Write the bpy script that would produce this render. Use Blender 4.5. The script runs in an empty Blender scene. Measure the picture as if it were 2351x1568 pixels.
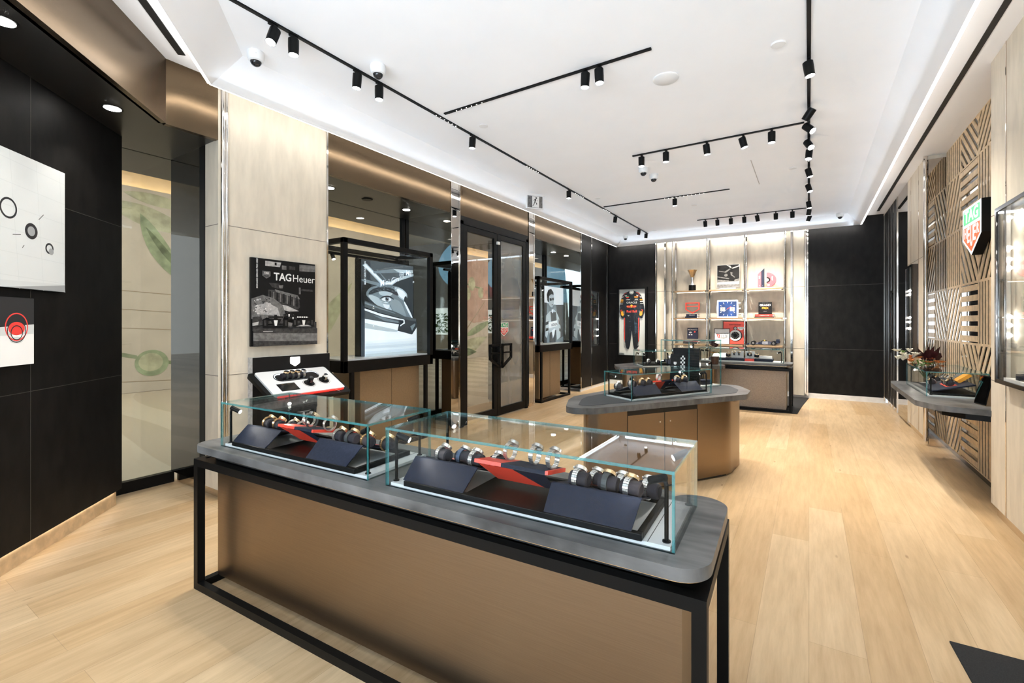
import bpy, bmesh, math, random
from mathutils import Matrix, Vector
random.seed(7)
R = math.radians
SC = bpy.context.scene
COL = SC.collection

# ---------------------------------------------------------------- camera, world, large lights, exposure
cam_d = bpy.data.cameras.new('camera'); cam = bpy.data.objects.new('camera', cam_d); COL.objects.link(cam)
cam.location = (0, 0, 1.5); cam.rotation_euler = (R(90), 0, R(32.52))
cam_d.sensor_width = 36; cam_d.lens = 1069 / 2351 * 36; cam_d.shift_y = -42 / 2351
cam_d.clip_start = 0.05; cam_d.clip_end = 200
SC.camera = cam
SC.view_settings.view_transform = 'Standard'; SC.view_settings.look = 'None'
SC.view_settings.exposure = 0.62; SC.view_settings.gamma = 1; SC.view_settings.use_curve_mapping = False
SC.cycles.use_denoising = True
SC.cycles.max_bounces = 7; SC.cycles.diffuse_bounces = 4; SC.cycles.glossy_bounces = 4
SC.cycles.transparent_max_bounces = 24; SC.cycles.transmission_bounces = 3
SC.cycles.use_adaptive_sampling = True; SC.cycles.adaptive_threshold = 0.12; SC.cycles.adaptive_min_samples = 12
SC.cycles.sample_clamp_indirect = 4.0; SC.cycles.caustics_reflective = False; SC.cycles.caustics_refractive = False
W = bpy.data.worlds.new('world'); SC.world = W; W.use_nodes = True
bg = W.node_tree.nodes['Background']; bg.inputs[0].default_value = (0.86, 0.93, 1.0, 1); bg.inputs[1].default_value = 0.75

def area(name, loc, rot, sx, sy, power, col=(1, 1, 1)):
    d = bpy.data.lights.new(name, 'AREA'); d.shape = 'RECTANGLE'; d.size = sx; d.size_y = sy; d.energy = power; d.color = col
    o = bpy.data.objects.new(name, d); o.location = loc; o.rotation_euler = rot; COL.objects.link(o); return o
area('added_front_fill', (-1.0, -2.6, 1.7), (R(130), 0, 0), 5.5, 2.0, 265, (0.74, 0.87, 1.0))  # unseen area light added behind the camera, tilted up to brighten the ceiling
area('mall_ceiling_light', (-8.6, 9.0, 4.95), (0, 0, 0), 4.5, 28, 560, (1.0, 0.93, 0.83))
area('cove_uplight_right', (.70, 5.2, 3.33), (0, R(118), 0), .05, 11.5, 4, (0.72, 0.86, 1.0))
area('cove_uplight_left', (-3.84, 6.3, 3.33), (0, R(-118), 0), .05, 9.0, 4, (0.72, 0.86, 1.0))
area('cove_uplight_back', (-1.55, 10.83, 3.33), (R(-118), 0, 0), 4.3, .05, 4, (0.72, 0.86, 1.0))
area('added_ceiling_fill', (-1.55, 5.6, 2.75), (R(180), 0, 0), 4.4, 9.6, 29, (0.66, 0.83, 1.0))  # no fixture here: upward area light added to lift the ceiling brightness
area('mall_daylight', (-9.0, -6.0, 3.6), (R(80), 0, 0), 6, 3.5, 160, (0.72, 0.86, 1.0))

# ---------------------------------------------------------------- helpers
class MB:
    """collects faces with materials, builds one mesh object"""
    def __init__(s): s.v = []; s.f = []; s.mi = []; s.ms = []; s.M = None
    def m(s, mat):
        if mat not in s.ms: s.ms.append(mat)
        return s.ms.index(mat)
    def add(s, vs, fs, mat):
        b = len(s.v)
        for p in vs:
            p = Vector(p)
            s.v.append(s.M @ p if s.M else p)
        i = s.m(mat)
        for f in fs: s.f.append([b + k for k in f]); s.mi.append(i)
        return s
    def box(s, a, b, mat):
        x0, y0, z0 = (min(a[i], b[i]) for i in range(3)); x1, y1, z1 = (max(a[i], b[i]) for i in range(3))
        return s.add([(x0,y0,z0),(x1,y0,z0),(x1,y1,z0),(x0,y1,z0),(x0,y0,z1),(x1,y0,z1),(x1,y1,z1),(x0,y1,z1)],
              [(0,3,2,1),(4,5,6,7),(0,1,5,4),(1,2,6,5),(2,3,7,6),(3,0,4,7)], mat)
    def prism(s, poly, z0, z1, mat, side=None):
        n = len(poly); area2 = sum(poly[i][0]*poly[(i+1)%n][1]-poly[(i+1)%n][0]*poly[i][1] for i in range(n))
        if area2 < 0: poly = poly[::-1]
        vs = [(p[0],p[1],z0) for p in poly]+[(p[0],p[1],z1) for p in poly]
        s.add(vs, [tuple(range(n-1,-1,-1)), tuple(range(n,2*n))], mat)
        return s.add(vs, [(i,(i+1)%n,n+(i+1)%n,n+i) for i in range(n)], side or mat)
    def sheet(s, poly, z, mat):            # flat printed shape facing +z
        n = len(poly); a2 = sum(poly[i][0]*poly[(i+1)%n][1]-poly[(i+1)%n][0]*poly[i][1] for i in range(n))
        if a2 < 0: poly = poly[::-1]
        return s.add([(p[0],p[1],z) for p in poly], [tuple(range(n))], mat)
    def cyl(s, p0, p1, r0, mat, r1=None, n=16):
        r1 = r0 if r1 is None else r1
        p0 = Vector(p0); p1 = Vector(p1); d = (p1-p0).normalized()
        a = d.orthogonal().normalized(); b = d.cross(a)
        vs = [p0+(a*math.cos(t)+b*math.sin(t))*r0 for t in [2*math.pi*i/n for i in range(n)]]
        vs += [p1+(a*math.cos(t)+b*math.sin(t))*r1 for t in [2*math.pi*i/n for i in range(n)]]
        fs = [(i,(i+1)%n,n+(i+1)%n,n+i) for i in range(n)]
        fs += [tuple(range(n-1,-1,-1)), tuple(range(n,2*n))]
        return s.add(vs, fs, mat)
    def lathe(s, prof, c, mat, n=24):
        vs = []; k = len(prof)
        for i in range(n):
            t = 2*math.pi*i/n
            for r, z in prof: vs.append((c[0]+r*math.cos(t), c[1]+r*math.sin(t), c[2]+z))
        fs = []
        for i in range(n):
            j = (i+1) % n
            for q in range(k-1): fs.append((i*k+q, j*k+q, j*k+q+1, i*k+q+1))
        if prof[0][0] > 1e-6: fs.append(tuple(i*k for i in range(n-1,-1,-1)))
        if prof[-1][0] > 1e-6: fs.append(tuple(i*k+k-1 for i in range(n)))
        return s.add(vs, fs, mat)
    def tube(s, pts, r, mat, n=8):
        for a, b in zip(pts[:-1], pts[1:]): s.cyl(a, b, r, mat, n=n)
        return s
    def ball(s, c, r, mat, n=10, sc=(1,1,1)):
        vs = []; fs = []; h = n//2
        for i in range(h+1):
            for j in range(n):
                p = math.pi*i/h; t = 2*math.pi*j/n
                vs.append((c[0]+sc[0]*r*math.sin(p)*math.cos(t), c[1]+sc[1]*r*math.sin(p)*math.sin(t), c[2]+sc[2]*r*math.cos(p)))
        for i in range(h):
            for j in range(n): fs.append((i*n+j,(i+1)*n+j,(i+1)*n+(j+1)%n,i*n+(j+1)%n))
        return s.add(vs, fs, mat)
    def build(s, name, parent=None, loc=(0,0,0), rot=(0,0,0), smooth=False, bevel=0, seg=2):
        me = bpy.data.meshes.new(name); me.from_pydata([tuple(p) for p in s.v], [], s.f)
        for m_ in s.ms: me.materials.append(m_)
        me.polygons.foreach_set('material_index', s.mi)
        me.validate(); me.update()
        if smooth:
            me.polygons.foreach_set('use_smooth', [True]*len(me.polygons)); me.set_sharp_from_angle(angle=R(35))
        o = bpy.data.objects.new(name, me); COL.objects.link(o); o.location = loc; o.rotation_euler = rot
        if parent: o.parent = parent
        if bevel:
            b = o.modifiers.new('bevel', 'BEVEL'); b.width = bevel; b.segments = seg; b.limit_method = 'ANGLE'; b.angle_limit = R(40)
        return o

def tag(o, label, cat, group=None):
    o['label'] = label; o['category'] = cat
    if group: o['group'] = group
    return o
def thing(name, label, cat, loc=(0,0,0), rot=0.0, group=None):
    o = bpy.data.objects.new(name, None); COL.objects.link(o); o.empty_display_size = .05
    o.location = loc; o.rotation_euler = rot if isinstance(rot, tuple) else (0,0,rot)
    return tag(o, label, cat, group)
def struct(o, label=None):
    o['kind'] = 'structure'
    if label: o['label'] = label
    return o
def dup(root, label, loc, rot=None):
    def cp(o, par):
        c = o.copy(); COL.objects.link(c); c.parent = par
        for ch in list(o.children): cp(ch, c)
        return c
    r = cp(root, None); r.location = loc; r['label'] = label
    if rot is not None: r.rotation_euler = rot if isinstance(rot, tuple) else (0,0,rot)
    return r
def text(body, size, mat, parent, name='lettering', loc=(0,0,0), rot=(0,0,0), ext=0.0006, bold=0.0, sx=1.0, align='CENTER', spacing=1.0, shear=0.0, fit=None, fith=None):
    c = bpy.data.curves.new('lettering', 'FONT'); c.body = body; c.size = size; c.extrude = ext; c.offset = bold*size
    c.align_x = align; c.align_y = 'CENTER'; c.space_character = spacing; c.shear = shear; c.resolution_u = 3
    t = bpy.data.objects.new('tmp', c); COL.objects.link(t)
    dg = bpy.context.evaluated_depsgraph_get(); me = bpy.data.meshes.new_from_object(t.evaluated_get(dg))
    bpy.data.objects.remove(t); bpy.data.curves.remove(c)
    me.materials.clear(); me.materials.append(mat)
    for p in me.polygons: p.material_index = 0
    if fit:
        xs = [v.co.x for v in me.vertices]; sx = fit/(max(xs)-min(xs))
    o = bpy.data.objects.new(name, me); COL.objects.link(o); o.location = loc; o.rotation_euler = rot; o.scale = (sx,1,1)
    if fith:
        ys = [v.co.y for v in me.vertices]; o.scale = (sx, fith/(max(ys)-min(ys)), 1)
    if parent: o.parent = parent
    return o
def chaikin(P, k=2):
    for _ in range(k):
        Q = []
        for i in range(len(P)):
            a, b = P[i], P[(i+1)%len(P)]; Q += [(a[0]*.75+b[0]*.25,a[1]*.75+b[1]*.25),(a[0]*.25+b[0]*.75,a[1]*.25+b[1]*.75)]
        P = Q
    return P
def rpoly(pts, r, n=5):
    """polygon with rounded corners; r a number or a list"""
    out = []; k = len(pts)
    for i in range(k):
        p = Vector(pts[i]).to_2d(); a = Vector(pts[i-1]).to_2d(); b = Vector(pts[(i+1)%k]).to_2d()
        rr = r[i] if isinstance(r, (list, tuple)) else r
        da = (a-p).normalized(); db = (b-p).normalized(); ang = da.angle(db)
        d = min(rr/math.tan(ang/2), (a-p).length*.49, (b-p).length*.49); rr = d*math.tan(ang/2)
        if rr < 1e-5: out.append((p.x,p.y)); continue
        c = p+(da+db).normalized()*(rr/math.sin(ang/2))
        s0 = p+da*d-c; s1 = p+db*d-c; t0 = math.atan2(s0.y,s0.x); t1 = math.atan2(s1.y,s1.x)
        dt = (t1-t0+math.pi)%(2*math.pi)-math.pi
        for q in range(n+1):
            t = t0+dt*q/n; out.append((c.x+rr*math.cos(t), c.y+rr*math.sin(t)))
    return out
def rect(x0, y0, x1, y1): return [(x0,y0),(x1,y0),(x1,y1),(x0,y1)]
def shield(w, h, cx=0, cy=0, sh=-.14): return [(cx-w/2,cy+h/2),(cx-w/2,cy+h*sh),(cx,cy-h/2),(cx+w/2,cy+h*sh),(cx+w/2,cy+h/2)]
def disc(cx, cy, rx, ry=None, n=24, t0=0, t1=360):
    ry = ry or rx; full = (t1-t0) >= 360; k = n if full else n+1
    return [(cx+rx*math.cos(R(t0+(t1-t0)*i/n)), cy+ry*math.sin(R(t0+(t1-t0)*i/n))) for i in range(k)]

# ---------------------------------------------------------------- materials
def nt(name):
    m = bpy.data.materials.new(name); m.use_nodes = True; t = m.node_tree
    return m, t, t.nodes['Principled BSDF']
def mapping(t, scale, coord='Object', rot=(0,0,0)):
    tc = t.nodes.new('ShaderNodeTexCoord'); mp = t.nodes.new('ShaderNodeMapping')
    mp.inputs['Scale'].default_value = scale; mp.inputs['Rotation'].default_value = rot
    t.links.new(tc.outputs[coord], mp.inputs[0]); return mp
def noise(t, mp, scale, detail=3, rough=.55):
    n = t.nodes.new('ShaderNodeTexNoise'); n.inputs['Scale'].default_value = scale; n.inputs['Detail'].default_value = detail
    n.inputs['Roughness'].default_value = rough; t.links.new(mp.outputs[0], n.inputs['Vector']); return n
def ramp(t, src, stops):
    r = t.nodes.new('ShaderNodeValToRGB'); e = r.color_ramp.elements
    while len(e) < len(stops): e.new(.5)
    for q, (p, c) in zip(e, stops): q.position = p; q.color = (*c, 1)
    t.links.new(src, r.inputs[0]); return r
def pm(name, col, rough=.5, metal=0.0, var=.06, scale=(1,1,1), ns=12, spec=.5, bump=0.0, aniso=0.0, coat=0.0, lo=.35, hi=.65):
    """plain procedural material: base colour varied by stretched noise"""
    m, t, b = nt(name); mp = mapping(t, scale); n = noise(t, mp, ns)
    c0 = tuple(max(0, c*(1-var)) for c in col); c1 = tuple(min(1, c*(1+var)) for c in col)
    t.links.new(ramp(t, n.outputs[0], [(lo,c0),(hi,c1)]).outputs[0], b.inputs['Base Color'])
    b.inputs['Roughness'].default_value = rough; b.inputs['Metallic'].default_value = metal
    b.inputs['Specular IOR Level'].default_value = spec; b.inputs['Anisotropic'].default_value = aniso; b.inputs['Coat Weight'].default_value = coat
    if bump:
        bp = t.nodes.new('ShaderNodeBump'); bp.inputs['Strength'].default_value = bump; bp.inputs['Distance'].default_value = .01
        t.links.new(n.outputs[0], bp.inputs['Height']); t.links.new(bp.outputs[0], b.inputs['Normal'])
    return m
def em(name, col, st):
    m, t, b = nt(name); b.inputs['Base Color'].default_value = (*[min(1,c*.8) for c in col],1); b.inputs['Emission Color'].default_value = (*col,1)
    b.inputs['Emission Strength'].default_value = st; b.inputs['Roughness'].default_value = .4
    return m
def glass(name, tint=(1,1,1), f0=.04, gl=1.0, rough=0.0, haze=0.0, hazecol=(.5,.5,.5)):
    """thin architectural pane: see-through with a Fresnel reflection on each face"""
    m, t, b = nt(name); t.nodes.remove(b); N = t.nodes.new; L = t.links.new
    g = N('ShaderNodeNewGeometry'); dp = N('ShaderNodeVectorMath'); dp.operation = 'DOT_PRODUCT'
    L(g.outputs['Incoming'], dp.inputs[0]); L(g.outputs['Normal'], dp.inputs[1])
    def mth(op, a, v=None, w=None):
        q = N('ShaderNodeMath'); q.operation = op
        for i, x in enumerate((a, v)):
            if x is None: continue
            if isinstance(x, (int, float)): q.inputs[i].default_value = x
            else: L(x, q.inputs[i])
        q.use_clamp = op != 'ABSOLUTE' ; return q.outputs[0]
    ab = mth('ABSOLUTE', dp.outputs['Value']); om = mth('SUBTRACT', 1.0, ab); p5 = mth('POWER', om, 5.0)
    fr = mth('MULTIPLY', mth('ADD', mth('MULTIPLY', p5, 1-f0), f0), gl)
    tr = N('ShaderNodeBsdfTransparent'); tr.inputs[0].default_value = (*tint,1)
    gs = N('ShaderNodeBsdfGlossy'); gs.inputs['Roughness'].default_value = rough; gs.inputs[0].default_value = (.95,.97,.97,1)
    mx = N('ShaderNodeMixShader'); L(fr, mx.inputs[0]); last = tr.outputs[0]
    if haze:
        df = N('ShaderNodeBsdfDiffuse'); df.inputs[0].default_value = (*hazecol,1)
        mp = mapping(t, (1,1,.3)); nz = noise(t, mp, 1.2)
        hm = N('ShaderNodeMixShader'); L(mth('MULTIPLY', nz.outputs[0], haze*2), hm.inputs[0]); L(last, hm.inputs[1]); L(df.outputs[0], hm.inputs[2]); last = hm.outputs[0]
    L(last, mx.inputs[1]); L(gs.outputs[0], mx.inputs[2]); L(mx.outputs[0], t.nodes['Material Output'].inputs[0])
    return m
def oak_floor():
    m, t, b = nt('oak_plank_floor'); N = t.nodes.new; L = t.links.new
    mp = mapping(t, (1,1,1), rot=(0,0,R(90)))
    br = N('ShaderNodeTexBrick'); L(mp.outputs[0], br.inputs[0])
    for k, v in dict(Scale=1.0).items(): br.inputs[k].default_value = v
    br.inputs['Brick Width'].default_value = 1.9; br.inputs['Row Height'].default_value = .22; br.inputs['Mortar Size'].default_value = .0012
    br.inputs['Mortar Smooth'].default_value = .2; br.offset = .37; br.inputs['Bias'].default_value = -.1
    br.inputs['Color1'].default_value = (.64,.475,.295,1); br.inputs['Color2'].default_value = (.545,.37,.20,1); br.inputs['Mortar'].default_value = (.44,.31,.18,1)
    m2 = mapping(t, (9,.8,1)); n = noise(t, m2, 3.2, 6, .62)
    m3 = mapping(t, (2.2,.5,1)); n3 = noise(t, m3, 2.0, 2)
    r1 = ramp(t, n.outputs[0], [(.3,(.84,.81,.76)),(.62,(1.04,1.04,1.03))]); r3 = ramp(t, n3.outputs[0], [(.3,(.9,.88,.85)),(.7,(1.05,1.05,1.05))])
    x1 = N('ShaderNodeMix'); x1.data_type = 'RGBA'; x1.blend_type = 'MULTIPLY'; x1.inputs[0].default_value = 1
    L(br.outputs[0], x1.inputs[6]); L(r1.outputs[0], x1.inputs[7])
    x2 = N('ShaderNodeMix'); x2.data_type = 'RGBA'; x2.blend_type = 'MULTIPLY'; x2.inputs[0].default_value = 1
    L(x1.outputs[2], x2.inputs[6]); L(r3.outputs[0], x2.inputs[7])
    mk = mapping(t, (5,1.6,1)); kn = N('ShaderNodeTexVoronoi'); kn.inputs['Scale'].default_value = 1.0; L(mk.outputs[0], kn.inputs[0])
    kr = ramp(t, kn.outputs['Distance'], [(.015,(.45,.34,.25)),(.06,(1,1,1))])
    x3 = N('ShaderNodeMix'); x3.data_type = 'RGBA'; x3.blend_type = 'MULTIPLY'; x3.inputs[0].default_value = .8
    L(x2.outputs[2], x3.inputs[6]); L(kr.outputs[0], x3.inputs[7]); L(x3.outputs[2], b.inputs['Base Color'])
    b.inputs['Roughness'].default_value = .42; b.inputs['Specular IOR Level'].default_value = .35
    return m
def mall_tile():
    m, t, b = nt('mall_terrazzo_tile'); N = t.nodes.new; L = t.links.new
    mp = mapping(t, (.55,.55,1)); v = N('ShaderNodeTexVoronoi'); v.feature = 'SMOOTH_F1'; v.inputs['Scale'].default_value = 1.0; L(mp.outputs[0], v.inputs[0])
    w = N('ShaderNodeTexWave'); w.wave_type = 'RINGS'; w.inputs['Scale'].default_value = .55; w.inputs['Distortion'].default_value = 9; w.inputs['Detail'].default_value = 0; w.inputs['Detail Scale'].default_value = .6; L(mp.outputs[0], w.inputs[0])
    r = ramp(t, w.outputs[1], [(.46,(.51,.44,.34)),(.52,(.60,.53,.42))]); L(r.outputs[0], b.inputs['Base Color'])
    b.inputs['Roughness'].default_value = .25
    return m
def slab_mat(name='smoked_oak', c0=(.036,.037,.038), c1=(.165,.163,.16)):
    m, t, b = nt(name); mp = mapping(t, (1.2,14,4)); n = noise(t, mp, 1.5, 6, .6); mp2 = mapping(t, (2,2,2)); n2 = noise(t, mp2, 2.2, 3)
    mm = t.nodes.new('ShaderNodeMath'); mm.operation = 'MULTIPLY_ADD'; mm.inputs[1].default_value = .55; t.links.new(n2.outputs[0], mm.inputs[0])
    ms = t.nodes.new('ShaderNodeMath'); ms.operation = 'MULTIPLY'; ms.inputs[1].default_value = .45; t.links.new(n.outputs[0], ms.inputs[0]); t.links.new(ms.outputs[0], mm.inputs[2])
    t.links.new(ramp(t, mm.outputs[0], [(.36,c0),(.62,c1)]).outputs[0], b.inputs['Base Color']); b.inputs['Roughness'].default_value = .36
    return m
MT = {}
MT['floor'] = oak_floor(); MT['tile'] = mall_tile(); MT['slab'] = slab_mat()
MT['white'] = pm('white_ceiling_paint', (.91,.92,.945), .8, var=.01, ns=2)
MT['slotblack'] = pm('black_slot', (.008,.008,.008), .6)
MT['dark'] = pm('charcoal_wall_panel', (.0065,.006,.0058), .55, var=.45, scale=(2,2,.9), ns=5, spec=.2, bump=.02)
MT['darkgap'] = pm('panel_joint', (.055,.05,.045), .5)
MT['beige'] = pm('linen_wall_panel', (.655,.585,.475), .6, var=.07, scale=(3,3,.7), ns=4, spec=.25)
MT['beigejoint'] = pm('linen_panel_joint', (.18,.15,.12), .6)
MT['bronze'] = pm('brushed_bronze', (.135,.095,.058), .27, 1.0, var=.05, scale=(1,1,60), ns=6)
MT['bronzepanel'] = pm('satin_bronze_panel', (.285,.215,.152), .32, 1.0, var=.05, scale=(1,60,60), ns=6)
MT['bronzefabric'] = pm('textured_bronze_panel', (.42,.345,.28), .55, .3, var=.2, scale=(1,1,1), ns=160)
MT['chrome'] = pm('polished_chrome', (.72,.68,.63), .07, 1.0, var=.02)
MT['mirror'] = pm('smoked_mirror', (.50,.47,.43), .015, 1.0, var=.01)
MT['darkmirror'] = pm('dark_smoked_mirror', (.17,.15,.13), .02, 1.0, var=.01)
MT['plinthmirror'] = pm('bronze_mirror_plinth', (.75,.66,.56), .04, 1.0, var=.01)
MT['black'] = pm('black_metal', (.004,.0039,.0037), .42, .0, spec=.16)
MT['blackgloss'] = pm('black_gloss', (.01,.01,.01), .12)
MT['soffit'] = pm('black_soffit', (.016,.0145,.013), .33)
MT['glass'] = glass('clear_glass', (.985,.995,.99), f0=.010)
MT['shopglass'] = glass('shop_window_glass', (.90,.93,.92), gl=.8)
MT['doorglass'] = glass('door_glass', (.9,.9,.88), gl=1.0)
MT['hazeglass'] = glass('frosted_door_glass', (.8,.8,.78), gl=1.3, rough=.03, haze=.45, hazecol=(.36,.34,.31))
MT['edge'] = glass('glass_edge_teal', (.42,.66,.66), f0=.08, haze=.34, hazecol=(.10,.40,.42))
MT['acrylic'] = pm('white_acrylic', (.62,.63,.64), .3, var=.01)
MT['navy'] = pm('navy_leatherette', (.012,.016,.031), .6, var=.18, ns=90, spec=.2)
MT['red'] = pm('red_leatherette', (.72,.055,.03), .4, var=.05)
MT['cushion'] = pm('plum_velvet', (.009,.007,.012), .8, var=.2, ns=60)
MT['steel'] = pm('polished_steel', (.86,.85,.83), .30, 1.0, var=.04, ns=40)
MT['gold'] = pm('polished_gold', (.88,.66,.40), .27, 1.0, var=.04)
MT['dial'] = pm('black_watch_dial', (.012,.014,.02), .2)
MT['bluestrap'] = pm('blue_rubber_strap', (.04,.065,.11), .5)
MT['greystrap'] = pm('grey_rubber_strap', (.03,.034,.035), .55)
MT['oak'] = pm('pale_oak_slat', (.69,.515,.315), .5, var=.14, scale=(2,2,2), ns=7)
MT['walnut'] = pm('bronze_oak_shelf', (.32,.21,.115), .4, var=.12, scale=(2,12,12), ns=5)
MT['led'] = em('warm_led', (1.0,.96,.90), 16); MT['ledside'] = em('cove_led', (1.0,.965,.91), 10); MT['ledright'] = em('cove_led_right', (1.0,.975,.94), 4)
MT['shelfled'] = em('shelf_led', (1.0,.95,.86), 6); MT['lens'] = em('spot_lens', (1.0,.97,.92), 30); MT['warmcove'] = em('mall_cove_led', (1.0,.72,.36), 5)
MT['paper'] = pm('white_paper', (.80,.79,.77), .5, var=.02); MT['ink'] = pm('black_print', (.010,.0095,.0095), .5, spec=.15)
MT['grey1'] = pm('dark_grey_print', (.045,.043,.042), .45, spec=.15, var=.4, ns=30); MT['grey2'] = pm('mid_grey_print', (.16,.155,.15), .45, spec=.15, var=.3, ns=26)
MT['grey3'] = pm('light_grey_print', (.42,.41,.40), .45, var=.25, ns=30); MT['redprint'] = pm('red_print', (.70,.06,.04), .45)
MT['orange'] = pm('orange_print', (.85,.36,.03), .45); MT['yellow'] = pm('yellow_print', (.9,.55,.05), .45); MT['blueprint'] = pm('navy_print', (.006,.010,.032), .45)
MT['mat'] = pm('black_carpet', (.012,.012,.013), .9, var=.5, ns=220)
MT['litfloor'] = pm('lit_floor_white', (.78,.79,.80), .25, var=.06, scale=(3,3,3), ns=3)  # white stands in for floor brightly lit from under the wall
MT['leather'] = pm('grey_leather_mat', (.03,.033,.038), .55, var=.15, ns=120)
MT['plastic'] = pm('white_plastic', (.80,.80,.80), .4, var=.01); MT['dome'] = pm('black_dome', (.015,.015,.016), .06)
MT['coral'] = pm('coral_print', (.78,.10,.12), .4); MT['coral2'] = pm('poster_red', (.72,.075,.045), .45); MT['suit'] = pm('navy_overall', (.005,.007,.015), .6, var=.4, ns=18); MT['sfade'] = pm('overall_blue_print', (.02,.045,.08), .5, var=.6, ns=20)
MT['hazeledge'] = MT['edge']
MT['nichemirror'] = pm('niche_dark_mirror', (.085,.075,.065), .04, 1.0, var=.02)
MT['ledback'] = em('cove_led_back', (1.0,.965,.91), 18)
# ---------------------------------------------------------------- setting: floor, ceiling, walls
XL, XG, XR, YB, ZC = -4.2, -5.1, 1.21, 11.1, 3.55
b = MB(); b.prism([(-5.15,1.0),(-3.0,-1.6),(3.2,-1.6),(3.2,YB+.1),(-5.15,YB+.1)], -.05, 0, MT['floor']); struct(b.build('floor'), 'pale oak plank floor of the shop')
b = MB(); b.box((-26,-9.5,-.06), (-5.15,30,-.005), MT['tile']); struct(b.build('floor'), 'cream patterned mall floor beyond the shop windows')

LIP = [(-1.2,-.47),(-3.93,1.80),(-3.95,10.97),(.82,10.95),(.80,-1.5)]
CRE = [(-1.0,-.30),(-3.66,1.90),(-3.72,10.73),(.61,10.68),(.60,-1.5)]
b = MB()
b.box((-4.25,-1.6,ZC), (3.0,YB+.1,ZC+.08), MT['white'])
for i in range(4):
    a0, a1, c0, c1 = LIP[i], LIP[i+1], CRE[i], CRE[i+1]
    b.add([(*a0,3.36),(*a1,3.36),(*c1,ZC),(*c0,ZC),(*a0,3.385),(*a1,3.385)], [(0,1,2,3),(0,4,5,1),(4,3,2,5)], MT['white'])
# hatch seam and air slot are part of the ceiling
b.box((-.62,6.55,ZC-.002), (-.61,7.75,ZC), MT['grey3'])
struct(b.build('ceiling'), 'white tray ceiling with sloped border')
def off(p, q, d):
    v = Vector((q[0]-p[0], q[1]-p[1])).normalized(); n = Vector((-v.y, v.x)); return n*d
for i, (d, nm) in enumerate([(.024,'entrance'),(.024,'window side'),(.022,'back'),(.028,'right side')]):
    p, q = LIP[i], LIP[i+1]; n = off(p, q, d if i in (0,1,2,3) else -d)
    n = -n if (Vector(p)+n-Vector((-1.5,5))).length < (Vector(p)-Vector((-1.5,5))).length else n
    b = MB(); b.add([(p[0],p[1],3.362),(q[0],q[1],3.362),(q[0]+n.x,q[1]+n.y,3.366),(p[0]+n.x,p[1]+n.y,3.366),
                     (p[0],p[1],3.384),(q[0],q[1],3.384),(q[0]+n.x,q[1]+n.y,3.384),(p[0]+n.x,p[1]+n.y,3.384)],
        [(0,1,2,3),(4,7,6,5),(0,4,5,1),(1,5,6,2),(2,6,7,3),(3,7,4,0)], MT['ledright' if i == 3 else 'ledback' if i == 2 else 'ledside'])
    tag(b.build('cove_light_strip'), 'glowing white cove light line along the '+nm+' edge of the tray ceiling', 'cove light', 'cove light lines')

b = MB(); b.box((1.045,3.5,ZC-.006), (1.085,10.75,ZC), MT['slotblack']); tag(b.build('air_slot'), 'long black slot diffuser in the right ceiling margin', 'air slot')
b = MB(); b.M = Matrix.Translation((-3.62,1.28,ZC)) @ Matrix.Rotation(R(-41),4,'Z'); b.box((-.55,-.025,-.006), (.32,.025,0), MT['slotblack']); tag(b.build('air_slot'), 'short black slot diffuser in the ceiling above the bronze entrance bulkhead', 'air slot')

# left (storefront) wall
def vjoint(b, x, y0, y1, z, mat): b.box((x,y0,z-.0025), (x+.0015,y1,z+.0025), mat)
b = MB()                                                     # beige pier between alcove and first window
b.box((XL-.88,2.0,.09), (XL,3.03,ZC), MT['beige'])
for z in (2.337,1.055): vjoint(b, XL, 2.05, 3.03, z, MT['beigejoint'])
struct(b.build('wall_left'), 'linen panelled pier')
b = MB(); b.box((XL-.86,2.02,0), (XL-.02,3.0,.09), MT['plinthmirror']); struct(b.build('baseboard_left'))
b = MB(); b.box((XL-.9,1.985,.10), (-4.53,2.0,3.05), MT['darkmirror']); struct(b.build('wall_alcove'), 'smoked mirror return beside the alcove window')
b = MB(); b.box((-4.53,1.98,.1), (-4.42,2.0,3.4), MT['black']); struct(b.build('trim_1'), 'black upright beside the smoked mirror')
b = MB(); b.box((-4.42,1.978,.09), (XL+.002,2.0,ZC), MT['beige']); vj = MT['beigejoint']
for z in (2.337,1.055): b.box((-4.42,1.976,z-.0025), (XL,1.978,z+.0025), vj)
struct(b.build('wall_left'), 'narrow linen return of the pier')
b = MB(); b.cyl((XL+.002,2.015,.06),(XL+.002,2.015,ZC),.02,MT['chrome']); b.cyl((XL+.006,2.045,.06),(XL+.006,2.045,ZC),.012,MT['chrome'])
struct(b.build('trim_2', smooth=True), 'chrome corner trim of the pier')
b = MB(); b.box((XL-.01,3.022,.06),(XL+.008,3.04,ZC),MT['chrome']); struct(b.build('trim_3'), 'thin chrome edge beside the first window')
# bronze bulkheads
for y0, y1, nm in ((1.6,1.98,'alcove'),(3.04,5.0,'first window'),(5.21,7.12,'glass doors'),(7.35,9.36,'second window')):
    b = MB(); b.box((XL-.05,y0,3.045), (XL,y1,ZC), MT['bronze']); struct(b.build('wall_bulkhead'), 'brushed bronze bulkhead over the '+nm)
b = MB(); b.prism([(XL,1.6),(-2.55,-.05),(-2.6,-.1),(XL-.05,1.57)], 3.05, ZC, MT['bronze']); struct(b.build('wall_bulkhead'), 'slanted bronze bulkhead over the entrance')
b = MB(); b.prism([(XG-.02,.8),(XG-.02,YB),(XL-.05,YB),(XL-.05,1.6),(-2.58,-.08),(-2.9,-1.5),(-5.0,-1.5)], 3.05, 3.09, MT['soffit']); struct(b.build('ceiling'), 'black soffit of the window zone')
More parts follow.
